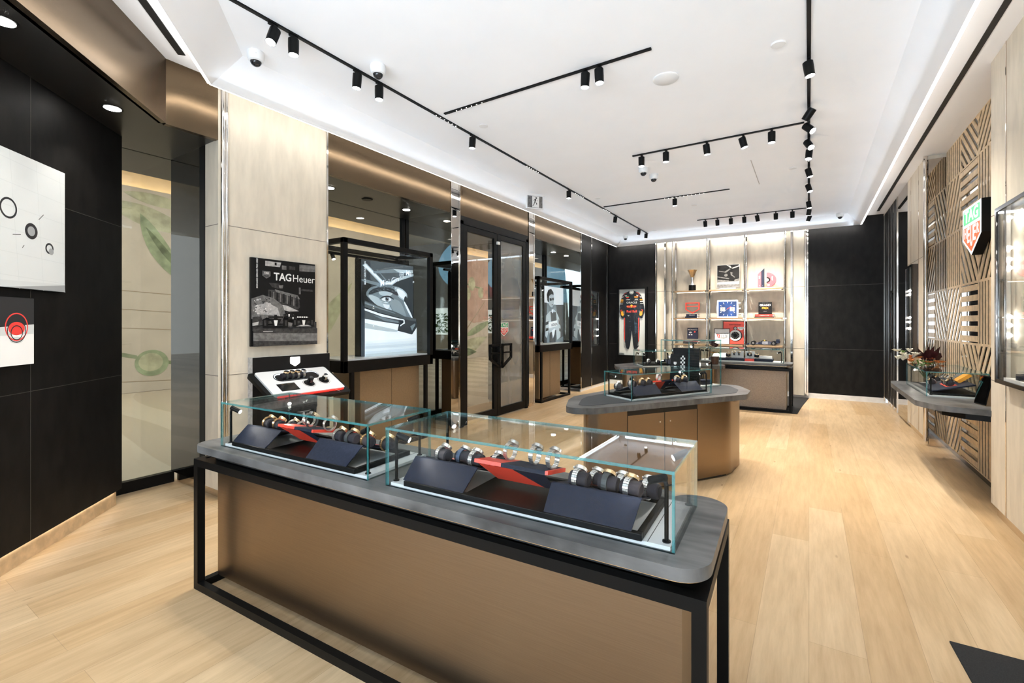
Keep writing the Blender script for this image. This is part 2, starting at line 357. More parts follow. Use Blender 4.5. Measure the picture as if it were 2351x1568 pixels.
# mirrored posts and returns
for y0, y1, k in ((5.0,5.2,4),(7.13,7.34,5)):
    b = MB(); b.box((XG+.02,y0,.07), (XL,y1,3.05), MT['mirror']); b.box((XL-.3,y0,3.05), (XL,y1,ZC), MT['mirror'])
    for y in (y0,y1-.012): b.box((XL,y,.03), (XL+.012,y+.012,ZC), MT['chrome'])
    for z in (2.58,3.09,3.38): b.box((XL,y0,z), (XL+.006,y1,z+.012), MT['chrome'])
    b.box((XG+.04,y0+.01,0), (XL-.01,y1-.01,.07), MT['plinthmirror'])
    struct(b.build('wall_mirror_post'), 'mirror clad post with chrome edges beside the glass doors')
b = MB(); b.box((XG+.02,9.37,.1), (XL-.01,9.4,3.05), MT['mirror']); struct(b.build('wall_mirror_return'), 'mirror return of the second window')
# dark panels, left rear
b = MB(); b.box((XL-.5,9.4,.07), (XL-.04,YB,ZC), MT['dark'])
ys = [9.4,9.97,10.96,YB]
for y0, y1 in zip(ys[:-1], ys[1:]):
    if y0 == 9.97: 
        b.box((XL-.04,9.97,.07),(XL,10.0,ZC),MT['dark']); b.box((XL-.04,10.0,.07),(XL,10.46,.97),MT['dark']); b.box((XL-.04,10.0,2.25),(XL,10.46,ZC),MT['dark']); b.box((XL-.04,10.46,.07),(XL,y1,ZC),MT['dark'])
    else: b.box((XL-.04,y0,.07), (XL,y1,ZC), MT['dark'])
struct(b.build('wall_left'), 'charcoal wall panels beyond the second window')
for k, y in enumerate((9.38,9.97,10.96)):
    b = MB(); b.box((XL-.01,y-.012,.05), (XL+.01,y+.012,ZC), MT['chrome']); struct(b.build('trim_%d' % (6+k)), 'chrome upright in the charcoal panelling')
b = MB(); b.box((XL-.04,9.42,0), (XL-.01,YB,.07), MT['litfloor']); struct(b.build('baseboard_left'))  # white strip carries the same lit-floor colour as the back wall base

# slanted dark entrance wall
d = MB(); d.M = Matrix.Translation((-4.815,1.52,0)) @ Matrix.Rotation(R(-45),4,'Z')   # local +x runs towards the camera, local +y faces the room
d.box((0,-.12,.128), (2.4,0,3.05), MT['dark'])
for z in (2.298,1.07): d.box((0,0,z-.002), (2.4,.0012,z+.002), MT['darkgap'])
d.box((.955,0,.128), (.959,.0012,3.05), MT['darkgap']); d.box((2.05,0,.128), (2.054,.0012,3.05), MT['darkgap'])
struct(d.build('wall_entrance'), 'charcoal slanted wall with two screens')
d = MB(); d.M = Matrix.Translation((-4.815,1.52,0)) @ Matrix.Rotation(R(-45),4,'Z'); d.box((.02,-.11,0), (2.4,-.03,.128), MT['oak']); struct(d.build('baseboard_entrance'))  # oak colour stands in for the floor reflected in a mirrored plinth
d = MB(); d.M = Matrix.Translation((-4.815,1.52,0)) @ Matrix.Rotation(R(-45),4,'Z'); d.box((.05,-.028,.120), (2.4,-.018,.127), MT['shelfled']); tag(d.build('plinth_light_strip'), 'hidden light strip glowing under the slanted charcoal wall', 'light strip')

# back wall
b = MB()
for x0, x1, mt in ((XL,-3.04,'dark'),(-3.04,-.04,'beige'),(-.04,XR,'dark')):
    b.box((x0,YB,.1), (x1,YB+.1,ZC), MT[mt])
    for z in (2.24,.99): b.box((x0,YB-.0015,z-.003), (x1,YB,z+.003), MT['beigejoint' if mt == 'beige' else 'darkgap'])
for x0, x1 in ((-3.0,-2.83),(-.27,-.075)): 
    b.box((x0,YB-.06,.05), (x1,YB,ZC), MT['beige'])
    for z in (2.24,.99): b.box((x0,YB-.0615,z-.003), (x1,YB-.06,z+.003), MT['beigejoint'])
struct(b.build('wall_back'), 'back wall, linen in the middle and charcoal at both ends')
b = MB(); b.box((XL,YB-.012,0), (XR,YB+.05,.1), MT['litfloor']); struct(b.build('lit_floor_strip_back'))  # white strip painted in place of the brightly lit floor below the wall
for k, (x, w, y) in enumerate(((-3.03,.02,.07),(-2.81,.03,.1),(-.295,.035,.1),(-.055,.03,.09),(-.02,.018,.03),(1.19,.02,.02))):
    b = MB(); b.box((x-w/2,YB-y,.05), (x+w/2,YB,ZC), MT['chrome']); struct(b.build('trim_%d' % (9+k)), 'chrome upright on the back wall')

# right wall
def rjoint(b, x, y0, y1, z): b.box((x-.0015,y0,z-.0025), (x,y1,z+.0025), MT['beigejoint'])
b = MB(); b.box((XR,9.72,.1), (XR+.15,YB,ZC), MT['dark']); struct(b.build('wall_right'), 'charcoal end of the right wall')
for k, y in enumerate((10.7,10.38,10.05,9.72)):
    b = MB(); b.box((XR-.01,y-.008,.05), (XR+.01,y+.008,ZC), MT['chrome']); struct(b.build('trim_%d' % (15+k)), 'chrome line in the charcoal right wall')
b = MB(); b.box((XR,8.8,.05), (XR+.1,9.71,ZC), MT['mirror']); struct(b.build('wall_right'), 'tall mirror panel in the right wall')
b = MB(); b.box((XR,7.56,.09), (1.42,8.8,ZC), MT['beige']); rjoint(b, XR, 7.56, 8.8, 2.337); rjoint(b, XR, 7.56, 8.8, 1.055)
for y in (8.52,7.98): b.box((XR-.004,y-.006,.09), (XR,y+.006,ZC), MT['plinthmirror'])
struct(b.build('wall_right'), 'linen panel beyond the slatted niche')
b = MB(); b.cyl((XR,7.56,.05),(XR,7.56,ZC),.022,MT['chrome']); b.cyl((XR-.004,7.61,.05),(XR-.004,7.61,ZC),.01,MT['chrome']); struct(b.build('trim_19', smooth=True), 'chrome corner of the slatted niche')
b = MB(); b.box((XR+.02,7.53,.09), (1.40,7.56,3.5), MT['mirror']); b.box((XR+.03,7.54,0), (1.40,7.56,.09), MT['plinthmirror']); struct(b.build('wall_niche'), 'mirror return of the slatted niche')
b = MB(); b.box((1.40,4.6,.0), (1.45,7.56,ZC), MT['nichemirror']); struct(b.build('wall_niche'), 'mirror backing of the slatted niche')
NY = 5.12
b = MB(); b.box((XR,-1.6,.09), (1.45,NY,ZC), MT['beige']); rjoint(b, XR, -1.6, NY, 2.337); rjoint(b, XR, -1.6, NY, 1.055)
b.box((XR-.004,4.775,.09), (XR,4.79,ZC), MT['plinthmirror']); struct(b.build('wall_right'), 'linen panel beside the near wall showcase')
for y0, y1 in ((7.6,YB-.1),(-1.6,NY-.02)):
    b = MB(); b.box((XR+.03,y0,0), (XR+.06,y1,.1), MT['plinthmirror']); struct(b.build('baseboard_right'))

# slatted feature wall, square panels of oak slats
S = .62
pat = {0: ['v','h','\\','v'], 1: ['/','\\','\\','/'], 2: ['v','\\','v','h']}
def clip_slat(o, d, w, size):
    """a slat of half-width w through o along d clipped to the square [0,size]^2"""
    n = Vector((-d.y, d.x)); P = [(0,0),(size,0),(size,size),(0,size)]
    def cut(poly, nn, c):
        out = []
        for i in range(len(poly)):
            a, q = Vector(poly[i-1]), Vector(poly[i]); fa, fq = nn.dot(a)-c, nn.dot(q)-c
            if (fa <= 0) != (fq <= 0): out.append(tuple(a+(q-a)*(fa/(fa-fq))))
            if fq <= 0: out.append(tuple(q))
        return out
    c = n.dot(o); P = cut(P, n, c+w)
    if len(P) > 2: P = cut(P, -n, -(c-w))
    return P
fw_ = thing('slatted_feature_wall', 'slatted oak feature wall of square panels filling the niche under the shield sign', 'wall panelling', (1.40,7.53,0), (R(90),0,R(-90)))
GR = [['/','v','/','v','/','v'],      # column 0 (far), rows from the floor up
      ['h','\\','h','\\','h','\\'],
      ['v','/','v','/','v','/'],
      ['h','\\','h','\\','h','\\']]
for ci in range(4):
    for ri in range(6):
        k = GR[ci][ri]; x0 = ci*S; z0 = .05+ri*S
        m = MB(); fr = .012
        for (p, q) in (((0,0),(S,fr)),((0,S-fr),(S,S)),((0,0),(fr*.6,S)),((S-fr*.6,0),(S,S))): m.box((p[0],p[1],0), (q[0],q[1],.004), MT['oak'])
        dv = {'v':Vector((0,1)),'h':Vector((1,0)),'/':Vector((.6,.8)),'\\':Vector((-.6,.8))}[k]
        pitch = .088 if k == 'v' else .112 if k != 'h' else .103; w = .022 if k == 'v' else .030 if k != 'h' else .029
        n = Vector((-dv.y,dv.x)); 
        for t in range(-16,17):
            P = clip_slat(Vector((S/2,S/2))+n*(t*pitch+pitch/2), dv, w, S)
            if len(P) > 2: m.prism(P, 0, .0045 if k != 'h' else .008, MT['oak'])
        top = min(1, (ZC-z0)/S)
        o = m.build('slat_panel', fw_, (x0, z0, 0))
        if top < 1: o.scale = (1,top,1)

# black mats
b = MB(); b.prism(rpoly([(-1.9,8.86),(-.16,9.0),(-.10,9.9),(-.0,11.05),(-1.9,11.05)], [0,.02,.5,0,0]), 0, .008, MT['mat']); tag(b.build('floor_mat'), 'black floor mat under the far counter by the shelves', 'floor mat')
b = MB(); b.prism([(.557,2.95),(.95,2.96),(1.12,2.2),(.60,2.2)], 0, .008, MT['mat']); tag(b.build('floor_mat'), 'black floor mat cut off at the lower right corner', 'floor mat')
# ---------------------------------------------------------------- shop windows, doors and what lies beyond
def pane(name, a, b_, mat, parent=None, edge=None):
    m = MB(); m.box(a, b_, mat); return m.build(name, parent)
w1 = thing('window_1', 'tall glass alcove window on a black base beside the slanted charcoal wall', 'window'); struct(w1)
pane('glass_pane', (XG-.006,.9,.10), (XG+.006,2.0,3.05), MT['shopglass'], w1)
m = MB(); m.box((XG-.03,.9,0), (XG+.03,2.0,.10), MT['black']); m.build('base_rail', w1)
w2 = thing('window_2', 'first shop window on a black base behind the big display vitrine', 'window'); struct(w2)
pane('glass_pane', (XG-.006,3.0,.10), (XG+.006,5.0,3.05), MT['shopglass'], w2)
m = MB(); m.box((XG-.03,3.0,0), (XG+.03,5.0,.10), MT['black']); m.build('base_rail', w2)
m = MB(); m.box((XG-.02,4.93,.1), (XG+.03,4.99,3.05), MT['black']); m.build('mullion', w2)
w3 = thing('window_3', 'second shop window beyond the glass doors', 'window'); struct(w3)
pane('glass_pane', (XG-.006,7.34,.10), (XG+.006,9.37,3.05), MT['shopglass'], w3)
m = MB(); m.box((XG-.03,7.34,0), (XG+.03,9.37,.10), MT['black']); m.build('base_rail', w3)
m = MB(); m.box((XG-.02,9.3,.1), (XG+.03,9.36,3.05), MT['black']); m.build('mullion', w3)

# double glass door in the plane of the storefront
dr = thing('door_1', 'black framed double glass door with shield shaped pulls', 'door'); struct(dr)
m = MB()
m.box((XL-.06,5.21,0), (XL+.0,5.29,2.98), MT['black']); m.box((XL-.06,7.05,0), (XL,7.12,2.98), MT['black']); m.box((XL-.06,5.21,2.93), (XL,7.12,3.045), MT['black'])
m.build('door_frame', dr)
def leaf(y0, y1, gm):
    m = MB(); x0, x1 = XL-.05, XL-.005
    m.box((x0,y0,.015), (x1,y0+.09,2.925), MT['black']); m.box((x0,y1-.09,.015), (x1,y1,2.925), MT['black'])
    m.box((x0,y0+.09,.015), (x1,y1-.09,.14), MT['black']); m.box((x0,y0+.09,2.84), (x1,y1-.09,2.925), MT['black'])
    o = m.build('door_leaf', dr, bevel=.002)
    m = MB(); m.box((XL-.034,y0+.09,.14), (XL-.022,y1-.09,2.84), gm); m.build('glass_pane', o); return o
l0 = leaf(5.295, 6.16, MT['doorglass']); l1 = leaf(6.17, 7.045, MT['hazeglass'])
for lf, s in ((l0,-1),(l1,1)):                                # half a shield each
    m = MB(); cy = 6.165; t = .035
    m.M = Matrix(((0,0,1,XL+.045),(1,0,0,cy),(0,1,0,.985),(0,0,0,1)))
    def bar(p, q, w=t):
        p, q = Vector(p), Vector(q); dv = (q-p).normalized(); n = Vector((-dv.y,dv.x))*w/2
        m.prism([tuple(p-n),tuple(q-n),tuple(q+n),tuple(p+n)], 0, .03, MT['black'])
    bar((s*.03,.17),(s*.31,.17)); bar((s*.295,.185),(s*.295,-.045)); bar((s*.305,-.035),(s*.03,-.19)); bar((s*.045,.17),(s*.045,-.19)); bar((s*.03,.045),(s*.3,.045), .025)
    for z in (.13,-.12): m.box((s*.045-.012,z-.012,-.05), (s*.045+.012,z+.012,0), MT['black'])
    m.build('pull_handle', lf)
m = MB(); m.box((XL,6.125,2.755), (XL+.03,6.185,2.80), MT['plastic']); m.build('door_sensor', dr)
def shield_logo(parent, w, h, loc, rot, lit=False, name='shield_logo', base=None):
    g = MT['signgreen' if lit else 'green']; r = MT['signred' if lit else 'redprint']; wh = MT['signwhite' if lit else 'paper']
    m = MB(); m.sheet(shield(w,h), 0, wh)
    m.sheet([(-w*.44,h*.455),(-w*.44,h*.16),(w*.44,h*.16),(w*.44,h*.455)], .0008, g)
    m.sheet([(-w*.44,h*.10),(-w*.44,-h*.13),(0,-h*.43),(w*.44,-h*.13),(w*.44,h*.10)], .0008, r)
    o = m.build(name, parent, loc, rot)
    text('TAG', h*.33, wh, o, loc=(0,h*.305,.0014), bold=.03, fit=w*.74, ext=.0004)
    for i, (ch, hh) in enumerate(zip('HEUER', (.20,.315,.41,.315,.20))):
        text(ch, h*.2, wh, o, loc=((i-2)*w*.165, h*(.07-hh*.5), .0014), bold=.02, ext=.0004, fit=w*.125, fith=h*hh)
    return o
MT['green'] = pm('shield_green', (.02,.42,.16), .4); MT['signgreen'] = em('lit_green', (.13,.80,.32), 0.459); MT['signred'] = em('lit_red', (1.0,.16,.05), 0.518); MT['signwhite'] = em('lit_white', (1,1,1), 0.629)
shield_logo(l1, .27, .23, (XL-.018,6.37,1.40), (R(90),0,R(90)), name='shield_decal')

# the mall outside
MT['mallwall'] = pm('mall_plaster', (.58,.515,.425), .7, var=.05, ns=2)
MT['leafgreen'] = pm('mural_green_leaf', (.30,.36,.22), .7, var=.3, scale=(1,1,1), ns=3); MT['leafpale'] = pm('mural_pale_leaf', (.46,.46,.31), .7, var=.25, ns=3)
MT['leafdark'] = pm('mural_dark_leaf', (.16,.20,.11), .7, var=.4, ns=3); MT['muralpink'] = pm('mural_pink_wash', (.50,.34,.27), .7, var=.15, ns=2); MT['muralbrown'] = pm('mural_stem', (.38,.30,.21), .7)
XM = -12.3
b = MB(); b.box((XM-.2,.6,0), (XM,24,4.45), MT['mallwall']); b.box((XM-.75,.6,4.3), (XM-.6,24,5.2), MT['mallwall']); b.box((XM-1.2,.6,4.3), (XM-.2,24,4.40), MT['mallwall'])
struct(b.build('wall_mall'), 'cream mall wall across the concourse')
b = MB(); b.box((-26,-9,5.8), (XM-1.2,3,6.0), MT['mallwall']); b.box((XM-1.2,-9,5.0), (XG-.05,24,5.2), MT['mallwall']); b.box((XG-1.9,-9,3.35), (XG-.02,24,3.45), MT['soffit']); b.box((XG-1.9,-9,3.45), (XG-1.85,24,5.05), MT['mallwall']); struct(b.build('ceiling'), 'cream mall ceiling')
b = MB(); b.box((XM-.56,.6,4.405), (XM-.36,24,4.425), MT['warmcove']); tag(b.build('cove_light_strip'), 'warm amber cove light above the mall mural', 'cove light')
b = MB(); b.box((XG-.12,-9,3.05), (XG,24,5.05), MT['soffit']); struct(b.build('wall_shopfront'), 'outer face above the shop windows')
mu = thing('mural', 'painted botanical mural with large leaves on the mall wall', 'mural', (XM,0,0), (R(90),0,R(90)))
def muralpart(name, poly, mat, k=1):
    m = MB(); m.prism(poly, .002*k, .002*k+.002, mat); m.build(name, mu)
def leafshape(x0, y0, x1, y1, w, n=10, bend=0.0):
    a, c = Vector((x0,y0)), Vector((x1,y1)); d = c-a; nrm = Vector((-d.y,d.x)).normalized(); L = []; Rr = []
    for i in range(n+1):
        t = i/n; h = w*math.sin(math.pi*t**.8); p = a+d*t+nrm*bend*math.sin(math.pi*t)
        L.append(tuple(p+nrm*h)); Rr.append(tuple(p-nrm*h))
    out = L+Rr[-2:0:-1]; return out
# local x = world y, local y = height
muralpart('mural_leaf', leafshape(3.6,4.05,5.4,3.55,.22), MT['leafpale'], 1); muralpart('mural_leaf', leafshape(4.2,3.9,5.35,2.2,.2,bend=-.12), MT['leafgreen'], 2)
muralpart('mural_leaf', leafshape(4.3,3.62,5.3,2.4,.07,bend=-.04), MT['leafdark'], 3); muralpart('mural_leaf', leafshape(3.9,4.3,5.4,4.15,.13), MT['leafpale'], 2)
muralpart('mural_fruit', disc(4.42,.62,.32,.29), MT['leafgreen'], 2); muralpart('mural_fruit', disc(4.40,.64,.23,.2), MT['leafpale'], 3); muralpart('mural_fruit', disc(5.25,.93,.28,.34), MT['leafgreen'], 2)
muralpart('mural_stem', [(3.5,.98),(4.15,.80),(4.15,.72),(3.5,.88)], MT['leafgreen'], 1); muralpart('mural_stem', [(4.7,.66),(5.6,.50),(5.6,.44),(4.7,.58)], MT['leafdark'], 1)
for y in (.2,1.35,1.75,2.15): muralpart('mural_stem', [(3.0,y+.1),(6.2,y-.06),(6.2,y-.075),(3.0,y+.085)], MT['muralbrown'], 1)
muralpart('mural_wash', [(14.0,1.2),(14.3,4.2),(17.6,4.3),(18.5,1.8),(16.2,1.5),(15,1.9)], MT['muralpink'], 1)
for x, y, r in ((15.3,3.45,.24),(16.05,3.2,.24),(15.75,2.75,.22),(16.7,2.85,.2)): muralpart('mural_fruit', disc(x,y,r,r*1.25), MT['leafpale'], 3)
muralpart('mural_stem', [(14.4,3.35),(16.9,3.05),(16.9,2.99),(14.4,3.29)], MT['leafdark'], 2)
muralpart('mural_leaf', leafshape(14.7,.1,17.2,.9,.34), MT['leafpale'], 2); muralpart('mural_leaf', leafshape(15.0,.3,16.4,-.0+.25,.18), MT['leafdark'], 3); muralpart('mural_leaf', leafshape(15.6,.95,17.6,1.65,.16), MT['leafgreen'], 3)
muralpart('mural_leaf', leafshape(13.2,.6,14.7,2.1,.22), MT['leafpale'], 2)
muralpart('mural_stem', [(14.4,.0),(15.6,1.5),(15.64,1.48),(14.46,.0)], MT['muralbrown'], 3); muralpart('mural_stem', [(14.3,.0),(17.0,2.5),(17.04,2.48),(14.38,.0)], MT['muralbrown'], 3)
muralpart('mural_leaf', leafshape(8.0,.5,9.8,2.8,.3), MT['leafpale'], 2)
# far end of the mall with a big oval opening to the sky, seen in the mirror posts
MT['sky'] = em('blue_sky', (.30,.62,.95), 0.459); MT['mallgrey'] = pm('mall_grey_plaster', (.32,.33,.35), .7, var=.05, ns=2)
b = MB(); b.box((-26,-9.3,0), (-5.0,-9.0,7.5), MT['mallgrey']); struct(b.build('wall_mall'), 'grey end wall of the mall')
b = MB(); b.M = Matrix(((-1,0,0,-13.3),(0,0,1,-9.0),(0,1,0,4.55),(0,0,0,1))); b.prism(disc(0,0,3.5,1.7,40), -.1, .02, MT['sky']); struct(b.build('window_4'), 'oval opening showing the blue sky')
b = MB(); b.box((-17.2,-8.99,.3), (-14.2,-8.94,2.3), em('bright_outdoors', (.85,.95,1.0), .8)); struct(b.build('window_5'), 'bright mall exit')
m = MB(); mg = pm('shrub_leaves', (.10,.20,.05), .6, var=.5, ns=6)
for i in range(260):
    c = Vector((random.uniform(-16.9,-14.4), random.uniform(-8.8,-8.3), random.uniform(1.02,2.0))); a = Vector((random.uniform(-1,1),random.uniform(-1,1),random.uniform(-1,1))).normalized(); q = a.orthogonal().normalized()
    m.add([c-a*.13,c+q*.06,c+a*.13,c-q*.06], [(0,1,2,3)], mg)
o = m.build('shrub'); tag(o, 'green shrub by the bright mall exit, seen in the mirrors', 'shrub')
b = MB(); b.box((-16.9,-8.8,0), (-14.4,-8.3,.9), MT['mallwall']); tag(b.build('planter_box'), 'cream planter box under the shrub by the mall exit', 'planter')
b = MB(); b.box((-8.0,11.3,0), (-7.6,16.0,3.35), MT['mallgrey']); struct(b.build('wall_mall'), 'grey mall pier seen through the right door leaf')
# downlights in the black soffit
dl = thing('downlight', 'round downlight in the black soffit above the slanted charcoal wall, nearest the alcove window', 'downlight', (-4.23,1.281,3.05), group='downlights in the black soffits')
m = MB(); m.lathe([(.062,-.004),(.062,0)], (0,0,0), MT['black'], 24); m.build('ring', dl, smooth=True)
m = MB(); m.lathe([(.0001,-.006),(.05,-.006),(.05,-.003)], (0,0,0), MT['lens'], 24); m.build('diffuser', dl)
for lbl, p in (('round downlight in the black soffit at the upper left edge of the photo',(-3.483,.607,3.05)),('round downlight in the black soffit just past the linen pier',(-4.623,3.371,3.05)),
               ('round downlight in the black soffit beside the mullion of the first window',(-4.627,4.58,3.05)),('round downlight in the black soffit of the second window',(-4.7,9.05,3.05))): dup(dl, lbl, p)
def spotlight(loc, rot, power, size=70, blend=.6, col=(1,.93,.83), rad=.03):
    d = bpy.data.lights.new('spot', 'SPOT'); d.energy = power; d.spot_size = R(size); d.spot_blend = blend; d.color = col; d.shadow_soft_size = rad
    o = bpy.data.objects.new('spot_beam', d); o.location = loc; o.rotation_euler = rot; COL.objects.link(o); return o
for p in ((-4.23,1.281,3.03),(-3.483,.607,3.03),(-4.62,3.37,3.03),(-4.63,4.58,3.03),(-4.7,9.05,3.03)): spotlight(p, (0,0,0), 14, 90)
m = MB(); m.lathe([(.06,-.012),(.07,0)], (0,0,0), MT['black'], 20); o = m.build('smoke_detector', None, (-4.65,3.93,3.05), smooth=True); tag(o, 'small round black sensor on the soffit between two downlights', 'sensor')

# ---------------------------------------------------------------- display vitrines in the windows
def vitrine(label, y0, y1, zt, cab, divide):
    x1, x0 = XL-.02, XL-.68
    v = thing('display_vitrine', label, 'display vitrine', (0,0,0))
    t = .055; m = MB(); K = MT['black']
    for x in (x0,x1-t):
        for y in (y0,y1-t): m.box((x,y,.96), (x+t,y+t,zt), K)
    for x in (x0,x1-t): m.box((x,y0,zt-t), (x+t,y1,zt), K)
    for y in (y0,y1-t): m.box((x0,y,zt-t), (x1,y+t,zt), K)
    m.build('frame', v, bevel=.002)
    m = MB(); m.box((x0,y0,.96), (x1,y1,1.085), K); m.box((x0+.05,y0+.05,1.085), (x1-.05,y1-.05,1.10), MT['acrylic']); m.build('plinth', v)
    g = MT['glass']; a = x1-.03
    for q0, q1 in ((y0+t, y0+(y1-y0)*.57), (y0+(y1-y0)*.575, y1-t)): pane('glass_pane', (a,q0,1.10), (a+.008,q1,zt-t), g, v)
    pane('glass_pane', (x0+.01,y0+.02,1.10), (x1-.04,y0+.028,zt-t), g, v); pane('glass_pane', (x0+.01,y1-.028,1.10), (x1-.04,y1-.02,zt-t), g, v); pane('glass_pane', (x0+.01,y0+t,1.10), (x0+.018,y1-t,zt-t), g, v)
    m = MB(); c0, c1 = cab; m.box((x0+.08,c0,.06), (x1-.1,c1,.96), MT['cabinet']); m.box((x1-.1,(c0+c1)/2-.002,.06), (x1-.0985,(c0+c1)/2+.002,.96), MT['black']); m.build('cabinet', v)
    for x in (x0,x1-.04):
        for y in (y0+.1,y1-.14):
            m = MB(); m.box((x,y,.0), (x+.04,y+.04,.96), K); m.build('leg', v)
    m = MB()
    for x in (x0,x1-.04): m.box((x,y0+.14,0), (x+.04,y1-.14,.04), K)
    for y in (y0+.1,y1-.14): m.box((x0+.04,y,0), (x1-.04,y+.04,.04), K)
    m.build('base_frame', v)
    m = MB(); m.box((x0+.2,y0+t,zt-.13), (x0+.24,y1-t,zt-.10), K); rl = m.build('light_rail', v)
    for i in range(4):
        y = y0+.18+i*(y1-y0-.36)/3; m = MB(); m.cyl((x0+.22,y,zt-.13),(x0+.25,y,zt-.19),.022,K); m.cyl((x0+.25,y,zt-.19),(x0+.2505,y,zt-.191),.018,MT['lens']); m.build('spot_head', rl)
    return v
MT['cabinet'] = pm('tan_leather_cabinet', (.27,.185,.105), .45, .25, var=.06, ns=60)
vitrine('large black framed glass display vitrine with a tan cabinet in the first shop window', 3.25, 4.66, 2.43, (3.55,4.5), .6)
vitrine('slim black framed glass display vitrine with a bronze cabinet beyond the glass doors', 7.55, 9.0, 2.375, (7.72,8.62), .6)

# backlit poster with a helmeted driver's eye
MT['lbwhite'] = em('lightbox_white', (.80,.90,1.0), 0.407); MT['lbpale'] = em('lightbox_pale', (.52,.64,.72), 0.311); MT['lbmid'] = em('lightbox_mid', (.22,.30,.36), 0.244); MT['lbdark'] = em('lightbox_dark', (.045,.06,.075), 0.222); MT['lbblack'] = em('lightbox_black', (.012,.016,.02), 0.185)
MT['lbd2'] = em('lightbox_charcoal', (.10,.13,.155), 0.222); MT['lbm2'] = em('lightbox_slate', (.33,.43,.50), 0.266); MT['lbw1'] = em('lightbox_white_a', (.76,.86,.96), 0.385); MT['lbw2'] = em('lightbox_white_b', (.70,.82,.93), 0.355); MT['lbw3'] = em('lightbox_white_c', (.62,.75,.86), 0.326)
pw, ph = .865, 1.165
pb = thing('lightbox_poster', 'backlit black and white poster of a helmeted eye inside the large vitrine', 'poster', (-4.5,3.713,1.101), (R(90),0,R(90)))
m = MB(); m.box((-.01,0,-.1), (pw+.01,ph+.005,-.002), MT['black']); m.build('box_frame', pb)
m = MB(); Z = [0]
def lay(poly, mat):
    Z[0] += .0005; m.sheet([(x*pw/100, (150-y)*ph/150) for x, y in poly], Z[0], MT[mat])
def soft(poly, *mats):
    """a shape in several tones, each one shrunk towards its middle, for a soft photographic edge"""
    P = chaikin(poly); cx = sum(p[0] for p in P)/len(P); cy = sum(p[1] for p in P)/len(P)
    for i, k in enumerate(mats): lay([(cx+(x-cx)*(1-.13*i),cy+(y-cy)*(1-.13*i)) for x, y in P], k)
def curve_(poly, k): lay(chaikin(poly), k)
lay([(0,0),(100,0),(100,150),(0,150)], 'lbdark')
lay([(16,0),(100,0),(100,24),(62,28),(54,34),(41,36),(20,32),(16,30)], 'lbd2'); lay([(60,24),(100,12),(100,88),(86,60),(84,46),(70,38)], 'lbdark')
lay([(2,9),(9,6),(42,33),(33,34)], 'lbpale'); lay([(4,9),(8,7.5),(40,33),(36,33)], 'lbwhite'); lay([(20,17),(58,9),(99,7),(99,11),(62,15),(22,20)], 'lbmid'); lay([(58,9),(99,7),(99,12),(70,14)], 'lbpale')
lay([(26,13),(29,14),(46,29),(43,29)], 'lbmid'); lay([(41,33),(54,30),(64,24),(100,13),(100,17),(66,29),(56,36),(41,37)], 'lbpale'); lay([(43,34.5),(54,31.5),(60,28),(61,30),(55,35),(44,36)], 'lbwhite')
curve_([(0,30),(24,33),(42,36),(54,35),(60,36),(40,40),(20,38),(0,34)], 'lbmid'); curve_([(0,34),(20,38),(12,50),(8,58),(20,72),(46,82),(40,86),(0,78)], 'lbblack')
face = [(7,55),(10,47),(18,41),(38,36.5),(64,37),(75,40),(84,46),(87,52),(84,62),(82,63),(88,74),(99,90),(86,90),(74,86),(60,80),(46,77),(28,71),(16,62)]
curve_(face, 'lbmid'); curve_([(10,54),(24,55),(46,66),(58,78),(46,77),(28,71),(16,62)], 'lbpale'); soft([(36,64),(50,64),(52,72),(47,77),(40,74)], 'lbpale','lbwhite','lbwhite')
soft([(58,37.5),(74,40),(84,46),(87,52),(84,62),(78,60),(66,54)], 'lbpale','lbpale','lbwhite','lbwhite'); curve_([(50,62),(60,58),(72,62),(80,76),(86,90),(72,86),(60,80),(54,74)], 'lbm2'); curve_([(78,61),(82,63),(99,90),(95,90),(84,74)], 'lbwhite')
curve_([(80,54),(84,52),(86,58),(83,64),(79,61)], 'lbdark'); curve_([(30,44),(50,42),(58,50),(50,55),(30,54)], 'lbpale'); curve_([(10,54),(16,46),(30,41),(50,40),(62,44),(69,52),(64,53),(50,47),(32,47),(18,53)], 'lbdark')
for i in range(90):
    t = random.random(); x = 12+t*52; y = 47-5*math.sin(t*2.6)+random.uniform(-4,4.5); a = random.uniform(-.9,.2); lay([(x,y),(x+2.4*math.cos(a),y+2.4*math.sin(a)),(x+2.5*math.cos(a),y+2.5*math.sin(a)+.35),(x,y+.5)], random.choice(['lbblack','lbdark','lbpale','lbmid']))
curve_([(25,62),(32,56),(42,53.5),(50,56),(54,62),(46,64),(36,65)], 'lbm2'); curve_([(29,61),(36,56.5),(44,56),(50,61),(44,63.5),(36,63.5)], 'lbwhite'); lay(disc(40.5,59.5,3.9,4.2,20), 'lbmid'); lay(disc(40.5,59.5,1.9,2.2,16), 'lbblack'); lay(disc(41.6,58.2,.8,.8,10), 'lbwhite')
curve_([(24,62),(32,55.5),(43,53.5),(52,57.5),(54,61),(44,56),(34,57.5)], 'lbdark'); curve_([(28,65),(40,67),(52,64),(55,67),(46,69),(34,68)], 'lbm2')
lay([(0,64),(30,73),(60,81),(74,87),(99,91),(99,99),(74,93),(40,86),(0,74)], 'lbd2'); lay([(0,66),(30,75),(56,82),(56,83.2),(30,77),(0,69)], 'lbmid')
lay([(0,76),(30,84),(62,90.5),(73,92.5),(73,94),(60,92.6),(30,88),(0,79)], 'lbwhite'); lay([(22,81),(66,90),(66,90.8),(22,82.4)], 'lbblack'); lay([(0,80),(30,88),(62,94),(66,99),(40,97),(0,92)], 'lbd2'); lay([(14,86),(40,91),(62,96),(62,98),(36,95)], 'lbmid')
